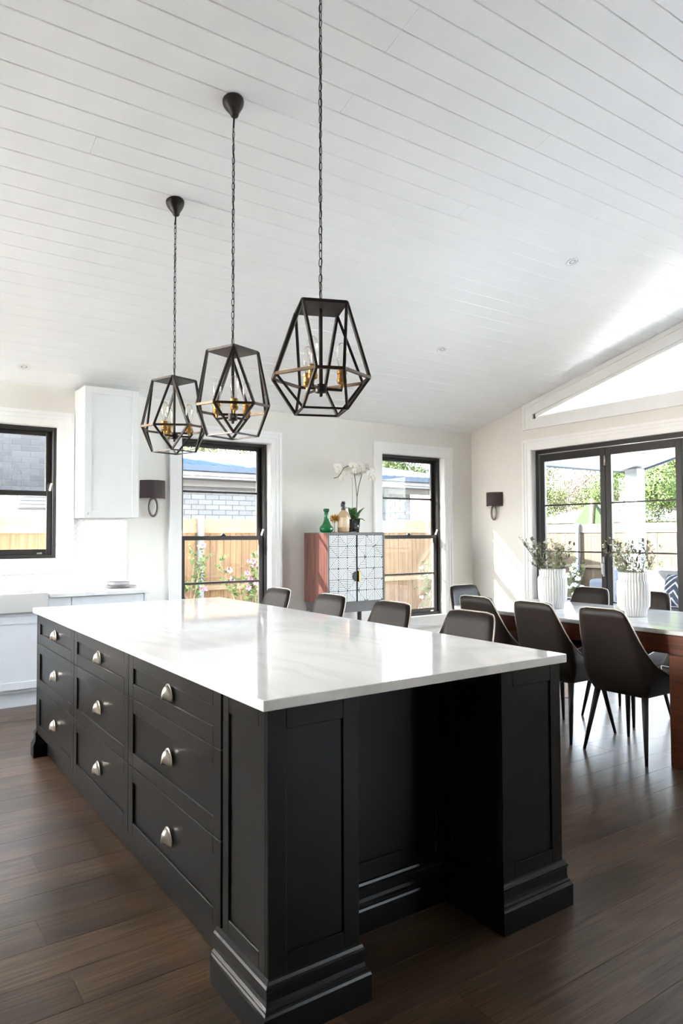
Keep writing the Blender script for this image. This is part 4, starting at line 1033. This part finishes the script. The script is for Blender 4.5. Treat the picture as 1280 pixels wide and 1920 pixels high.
while xx < 10.6:
    rb.prism([(YH-0.58, 2.49), (YH+5.0, 3.42), (YH+5.0, 3.445), (YH-0.58, 2.515)], 'x', xx, xx+0.05); xx += 0.2
stuff(rb.build('roof_rib', M['bluegrey'], roo))
MB().tube([(8.62, YH-0.05, 2.4), (8.62, YH-0.05, GZ)], 0.045, 10).build('downpipe', M['galv'], nb, smooth=True)
BH, BW, BJ = 0.076, 0.240, 0.010
def base_of(o):
    v = Vector((0, 0, 0))
    while o is not None: v += o.location; o = o.parent
    return v
def bricks(parent, x0, x1, z0, z1, y, bm_='brick'):
    off = base_of(parent); r_ = 0; z = z0; proto = None
    while z + BH <= z1:
        x = x0 - (0.125 if r_ % 2 else 0)
        while x < x1:
            a, b_ = max(x, x0), min(x+BW, x1)
            if b_-a > 0.05:
                full = abs(b_-a-BW) < 1e-6
                if full and proto is not None: o = proto.copy(); col.objects.link(o)
                else: o = MB().box(0, b_-a, 0, 0.03, 0, BH).build('brick', M[bm_], parent, world=False)
                o.parent = parent; o.location = Vector((a, y-0.008, z)) - off
                if full and proto is None: proto = o
            x += BW+BJ
        z += BH+BJ; r_ += 1
hw1 = [o for o in nb.children if o.name.startswith('house_wall')][0]
bricks(hw1, 4.05, 5.85, 1.30, 2.19, YH+0.02, 'brick_lightened')
bricks(hw1, 8.15, 9.3, 1.45, 2.19, YH+0.02, 'brick_lightened')
nb2 = thing('brick_house', 'tall grey brick house wall with louvred vent, seen through the kitchen window', 'house', (1.0, YH+1.5, GZ))
w2 = MB().box(-2.0, 2.7, YH+0.02, YH+3, GZ, 4.3).build('house_wall', M['mortar'], nb2)
bricks(w2, 0.55, 2.62, 2.02, 3.12, YH+0.02)
MB().box(-2.0, 2.7, YH-0.03, YH+0.02, 1.975, 2.02).build('ledge', M['white'], nb2)
MB().box(-2.0, 2.7, YH-0.005, YH+0.02, 1.2, 1.975).build('render_band', M['render'], nb2)
lv = MB().box(1.88, 2.62, YH-0.04, YH-0.006, 1.78, 2.0).build('louvre_vent', M['render'], nb2)
for i in range(4): MB().bar((1.9, YH-0.05, 1.81+0.052*i), (2.6, YH-0.05, 1.81+0.052*i), 0.03, 0.028).build('slat', M['galv'], lv)
ph = thing('cottage', 'low cottage with pale terracotta roof beyond the fence, seen in the window by the corner', 'house', (11.5, 15, GZ))
MB().box(10.8, 14.5, 14.5, 18, GZ, 1.75).build('house_wall', M['render'], ph)
MB().prism([(14.2, 1.75), (16.3, 2.75), (18.3, 1.75)], 'x', 10.5, 14.8).build('roof', M['terracotta'], ph)

# neighbour roofs and green shade beyond the garden fence
pr_ = thing('pale_roof_house', 'low house with pale pyramid roof beyond the garden fence', 'house', (25, 16.0, GZ))
MB().box(23, 29, 12.6, 19.4, GZ, 1.85).build('house_wall', M['render'], pr_)
r_ = MB(); r_.add([(22.6, 12.2, 1.82), (22.6, 19.8, 1.82), (29.4, 19.8, 1.82), (29.4, 12.2, 1.82), (26, 16, 3.0)], [(0, 1, 4), (1, 2, 4), (2, 3, 4), (3, 0, 4), (3, 2, 1, 0)]); r_.build('roof', M['paleroof'], pr_)
gt = thing('canvas_tent', 'green canvas play tent with timber pole, above the garden fence', 'tent', (18.2, 13.3, GZ))
ax, ay = 18.2, 13.36
tm = MB(); tm.add([(ax, ay-0.85, GZ), (ax, ay+0.85, GZ), (ax+1.6, ay+0.85, GZ), (ax+1.6, ay-0.85, GZ), (ax+0.3, ay, 2.5)], [(0, 1, 4), (1, 2, 4), (2, 3, 4), (3, 0, 4), (3, 2, 1, 0)])
tm.v = [(p[0], ay+(p[1]-ay)*2.3, p[2]) if p[2] < 0 else p for p in tm.v]
tm.build('canvas', M['canvas'], gt)
MB().bar((ax-0.02, ay-0.10, GZ), (ax+0.25, ay-0.10, 2.45), 0.09).build('pole', M['rail'], gt)

# alfresco roof and post outside the doors
AX = 11.65; AY = 7.5; AZ = 2.5
al = thing('alfresco_roof', 'white lined verandah roof over the terrace outside the glass doors', 'verandah', (9.3, 5, AZ))
def az(y): return AZ + SL*(AY-y)
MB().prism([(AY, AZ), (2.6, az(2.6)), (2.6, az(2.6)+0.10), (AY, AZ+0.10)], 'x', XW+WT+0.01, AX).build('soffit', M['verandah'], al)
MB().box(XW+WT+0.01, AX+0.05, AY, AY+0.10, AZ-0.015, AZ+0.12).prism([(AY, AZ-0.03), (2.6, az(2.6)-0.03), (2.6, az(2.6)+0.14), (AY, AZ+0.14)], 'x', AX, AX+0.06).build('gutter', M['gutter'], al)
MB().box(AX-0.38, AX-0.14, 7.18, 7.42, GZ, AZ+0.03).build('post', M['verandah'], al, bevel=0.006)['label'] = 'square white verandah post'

# outdoor sofa
so = thing('outdoor_sofa', 'dark outdoor sofa on the terrace behind the dining table', 'sofa', (9.4, 5.9, -0.03))
MB().box(8.95, 9.75, 4.4, 7.0, 0.0, 0.22).build('base', M['sofa'], so, bevel=0.02)
MB().box(9.60, 9.82, 4.4, 7.0, 0.22, 0.66).build('backrest', M['cush_g'], so, bevel=0.05, seg=3)
for yy in (4.45, 5.72): MB().box(8.95, 9.60, yy, yy+1.23, 0.22, 0.36).build('seat_cushion', M['sofa'], so, bevel=0.03, seg=2)
for (lx, ly) in ((9.0, 4.5), (9.7, 4.5), (9.0, 6.9), (9.7, 6.9)): MB().box(lx-0.03, lx+0.03, ly-0.03, ly+0.03, -0.03, 0.0).build('leg', M['sofa'], so)
def cushion(x, y, z, s, rz, tilt, m, label, group=None, pattern=False):
    n = 10; mb = MB(); vs = []
    for sd in (1, -1):
        for i in range(n+1):
            for j in range(n+1):
                u, v = -1+2*i/n, -1+2*j/n; th = 0.13*s*((1-u**4)*(1-v**4))**0.55; pin = 1-0.07*(1-abs(u))*abs(v)**3
                pin2 = 1-0.07*(1-abs(v))*abs(u)**3
                vs.append((sd*th, u*s/2*pin, v*s/2*pin2))
    W = n+1; fs = []
    for b_ in (0, W*W):
        for i in range(n):
            for j in range(n): fs.append((b_+i*W+j, b_+i*W+j+1, b_+(i+1)*W+j+1, b_+(i+1)*W+j))
    mb.add(vs, fs); o = mb.build('cushion', m, None, smooth=True); o.location = (x, y, z); o.rotation_euler = (0, tilt, rz)
    tag(o, label, 'cushion', 'cushions on the outdoor sofa')
    return o
cushion(9.36, 5.62, 0.62, 0.48, 0.1, 0.25, M['cush_w'], 'white square cushion leaning on the outdoor sofa back')
nv = cushion(9.16, 5.28, 0.60, 0.44, -0.2, 0.35, M['navy'], 'navy cushion with white angular lines, in front of the white cushion')
nv.data.materials.clear()
pm = bpy.data.materials.new('navy_chevron'); pm.use_nodes = True
n_ = pm.node_tree.nodes; l_ = pm.node_tree.links; tc = n_.new('ShaderNodeTexCoord'); sx_ = n_.new('ShaderNodeSeparateXYZ'); l_.new(tc.outputs['Object'], sx_.inputs[0])
ab = n_.new('ShaderNodeMath'); ab.operation = 'ABSOLUTE'; l_.new(sx_.outputs[1], ab.inputs[0])
ad = n_.new('ShaderNodeMath'); ad.operation = 'ADD'; l_.new(ab.outputs[0], ad.inputs[0]); l_.new(sx_.outputs[2], ad.inputs[1])
ml = n_.new('ShaderNodeMath'); ml.operation = 'MULTIPLY'; ml.inputs[1].default_value = 9.0; l_.new(ad.outputs[0], ml.inputs[0])
fr_ = n_.new('ShaderNodeMath'); fr_.operation = 'FRACT'; l_.new(ml.outputs[0], fr_.inputs[0])
gt_ = n_.new('ShaderNodeMath'); gt_.operation = 'GREATER_THAN'; gt_.inputs[1].default_value = 0.72; l_.new(fr_.outputs[0], gt_.inputs[0])
mx = n_.new('ShaderNodeMix'); mx.data_type = 'RGBA'; l_.new(gt_.outputs[0], mx.inputs[0]); mx.inputs[6].default_value = (0.010, 0.013, 0.024, 1); mx.inputs[7].default_value = (0.16, 0.16, 0.17, 1)
l_.new(mx.outputs[2], n_['Principled BSDF'].inputs['Base Color']); n_['Principled BSDF'].inputs['Roughness'].default_value = 0.9; n_['Principled BSDF'].inputs['Specular IOR Level'].default_value = 0.06
nv.data.materials.append(pm)
cushion(9.38, 6.28, 0.61, 0.46, 0.05, 0.25, M['navy'], 'plain navy cushion on the outdoor sofa, partly behind a fluted vase')

# plants outside
def shrub(name, x, y, h, wd, seed, leafm, flm, label, nst=6, nfl=14, group=None, fr=0.03, leafs=1.0):
    rn = random.Random(seed); r = thing(name, label, 'shrub', (x, y, GZ), 0, group)
    sm, lm, fl_ = MB(), MB(), []
    for i in range(nst):
        a = rn.uniform(0, 2*PI); sp = rn.uniform(0.15, 1.0)*wd; hh = h*rn.uniform(0.6, 1.0)
        p0 = Vector((rn.uniform(-.05, .05), rn.uniform(-.04, .04), 0)); p2 = Vector((sp*math.cos(a), sp*math.sin(a)*0.45, hh)); p1 = Vector((p2.x*0.3, p2.y*0.3, hh*0.6))
        pts = [p0*(1-t)**2+p1*2*t*(1-t)+p2*t*t for t in [q/8 for q in range(9)]]
        sm.tube(pts, [0.011-0.001*q for q in range(9)], 5)
        for q in range(3, 9):
            for _ in range(2):
                d = Vector((rn.uniform(-1, 1), rn.uniform(-.6, .6), rn.uniform(0, 1))).normalized(); e = pts[q]+d*rn.uniform(.06, .2)
                sm.tube([pts[q], e], 0.003, 4)
                for _ in range(int(9*leafs)):
                    c = pts[q]+(e-pts[q])*rn.uniform(.2, 1.1); dv = Vector((rn.uniform(-1, 1), rn.uniform(-1, 1), rn.uniform(-.6, 1))).normalized()*rn.uniform(.03, .055)
                    wv = dv.cross(Vector((rn.uniform(-1, 1), rn.uniform(-1, 1), rn.uniform(-1, 1)))).normalized()*rn.uniform(.010, .018); lm.leafq(c, dv, wv)
                if rn.random() < 0.9: fl_.append(e)
    sm.build('stems', M['bark'], r, world=False); stuff(lm.build('foliage', leafm, r, fix=False, world=False))
    rn.shuffle(fl_)
    for e in fl_[:nfl]:
        f = MB(); 
        for k_ in range(16):
            zf = 1-1.7*(k_+0.5)/16; a = k_*2.39996; q = math.sqrt(max(0, 1-zf*zf)); d = Vector((q*math.cos(a), q*math.sin(a), zf))
            f.leafq(e+d*fr*0.15, d*fr*rn.uniform(.7, 1.05), d.orthogonal().normalized()*fr*.45)
        f.build('flower', flm, r, fix=False, world=False)
    return r
GR = 'rose bushes along the side fence'
shrub('rose_bush', 4.22, 8.30, 1.50, 0.46, 21, M['roseleaf'], M['rose'], 'pink rose bush against the side fence, right of the steel post', 9, 22, GR, 0.046, 1.7)
shrub('rose_bush', 3.46, 8.52, 1.45, 0.34, 33, M['roseleaf'], M['rose'], 'pink rose bush climbing by the steel fence post', 8, 9, GR, 0.055, 1.7)
shrub('rose_bush', 7.50, 8.45, 1.55, 0.22, 8, M['roseleaf'], M['bloom2'], 'thin white flowering bush against the side fence, seen in the corner window', 4, 6, GR, 0.04)
GW = 'white flowering shrubs by the garden fence'
for i, (y, hh, lb) in enumerate(((8.75, 1.6, 'tall white flowering shrub by the garden fence, seen beside the door lock'), (9.75, 1.15, 'leafy shrub by the garden fence, seen behind the farther fluted vase'), (6.1, 1.25, 'small white flowering shrub by the garden fence, seen above the patterned cushion'), (7.9, 1.2, 'low shrub by the garden fence behind the nearer fluted vase'))):
    shrub('garden_shrub', 12.9, y, hh, 0.45, 50+i, M['roseleaf'], M['bloom2'], lb, 8, 14, GW, 0.07, 1.3)
def tree(name, x, y, h, rx, rz, seed, lm_, label, n=2600, ls=0.16, trunk=True, group=None):
    n = int(n*6.0); ls *= 0.5
    rn = random.Random(seed); r = thing(name, label, 'tree', (x, y, GZ), 0, group)
    MB().tube([(0, 0, 0), (0.1, 0, h*0.3), (0, 0.05, h*0.6), (0, 0, h*.85)], [0.2, 0.15, 0.09, 0.03], 8).build('trunk', M['bark'], r, smooth=True, world=False)
    br = MB(); blobs = []
    for i in range(22):
        th, ph_ = rn.uniform(0, 2*PI), rn.uniform(-0.6, 1.4); q = rn.uniform(.45, .95)
        c = Vector((rx*q*math.cos(th)*math.cos(ph_), rx*q*math.sin(th)*math.cos(ph_), h-rz+rz*q*math.sin(ph_))); blobs.append((c, rx*rn.uniform(.22, .42)))
        br.tube([Vector((0, 0.03, h*0.5)), c*0.5+Vector((0, 0, h*0.3)), c], [0.06, 0.04, 0.012], 5)
    br.build('branches', M['bark'], r, world=False)
    m = MB()
    for i in range(n):
        c, rr = rn.choice(blobs); d = Vector((rn.gauss(0, 1), rn.gauss(0, 1), rn.gauss(0, 1))).normalized(); p = c + d*rr*rn.uniform(.5, 1.05)
        a = Vector((rn.uniform(-1, 1), rn.uniform(-1, 1), rn.uniform(-1, .4))).normalized()*ls*rn.uniform(.6, 1.2); wv = a.cross(d).normalized()*ls*.3 if a.cross(d).length > 1e-3 else Vector((0, 0, ls*.3))
        m.leafq(p, a, wv)
    stuff(m.build('foliage', lm_, r, fix=False, world=False))
    return r
GT = 'trees beyond the garden fence'
tree('garden_tree', 19.5, 10.9, 4.6, 1.7, 2.1, 1, M['treeleaf'], 'dense green tree right of the white verandah post', 5200, .17, group=GT)
tree('garden_tree', 33, 21.6, 5.6, 2.6, 2.6, 2, M['treeleaf'], 'green tree between the middle door stile and the verandah post', 5200, .2, group=GT)
tree('garden_tree', 23.5, 21.0, 5.0, 2.6, 2.6, 3, M['treeleaf2'], 'yellow-green tree in the first door pane, left of the tent', 4600, .2, group=GT)
tree('garden_tree', 52, 36.0, 9.4, 4.4, 4.4, 4, M['pinkleaf'], 'tall pinkish pale tree behind the green tree near the middle door stile', 6500, .30, group=GT)
tree('garden_tree', 44, 25.5, 10.5, 4.4, 4.8, 5, M['pinkleaf'], 'tall pinkish pale tree above the dense tree right of the verandah post', 6500, .30, group=GT)
tree('garden_tree', 33.5, 30.5, 7.5, 4.2, 3.8, 6, M['treeleaf2'], 'wide yellow-green tree far beyond the first door pane', 5500, .26, group=GT)
tree('street_tree', 9.3, 20.5, 5.4, 2.6, 1.8, 7, M['treeleaf2'], 'loose tree showing above the blue steel roof', 2200, .2)
tree('street_tree', 16.0, 19.5, 5.0, 1.5, 1.6, 8, M['treeleaf'], 'round tree above the neighbour roof in the corner window', 1800, .18)
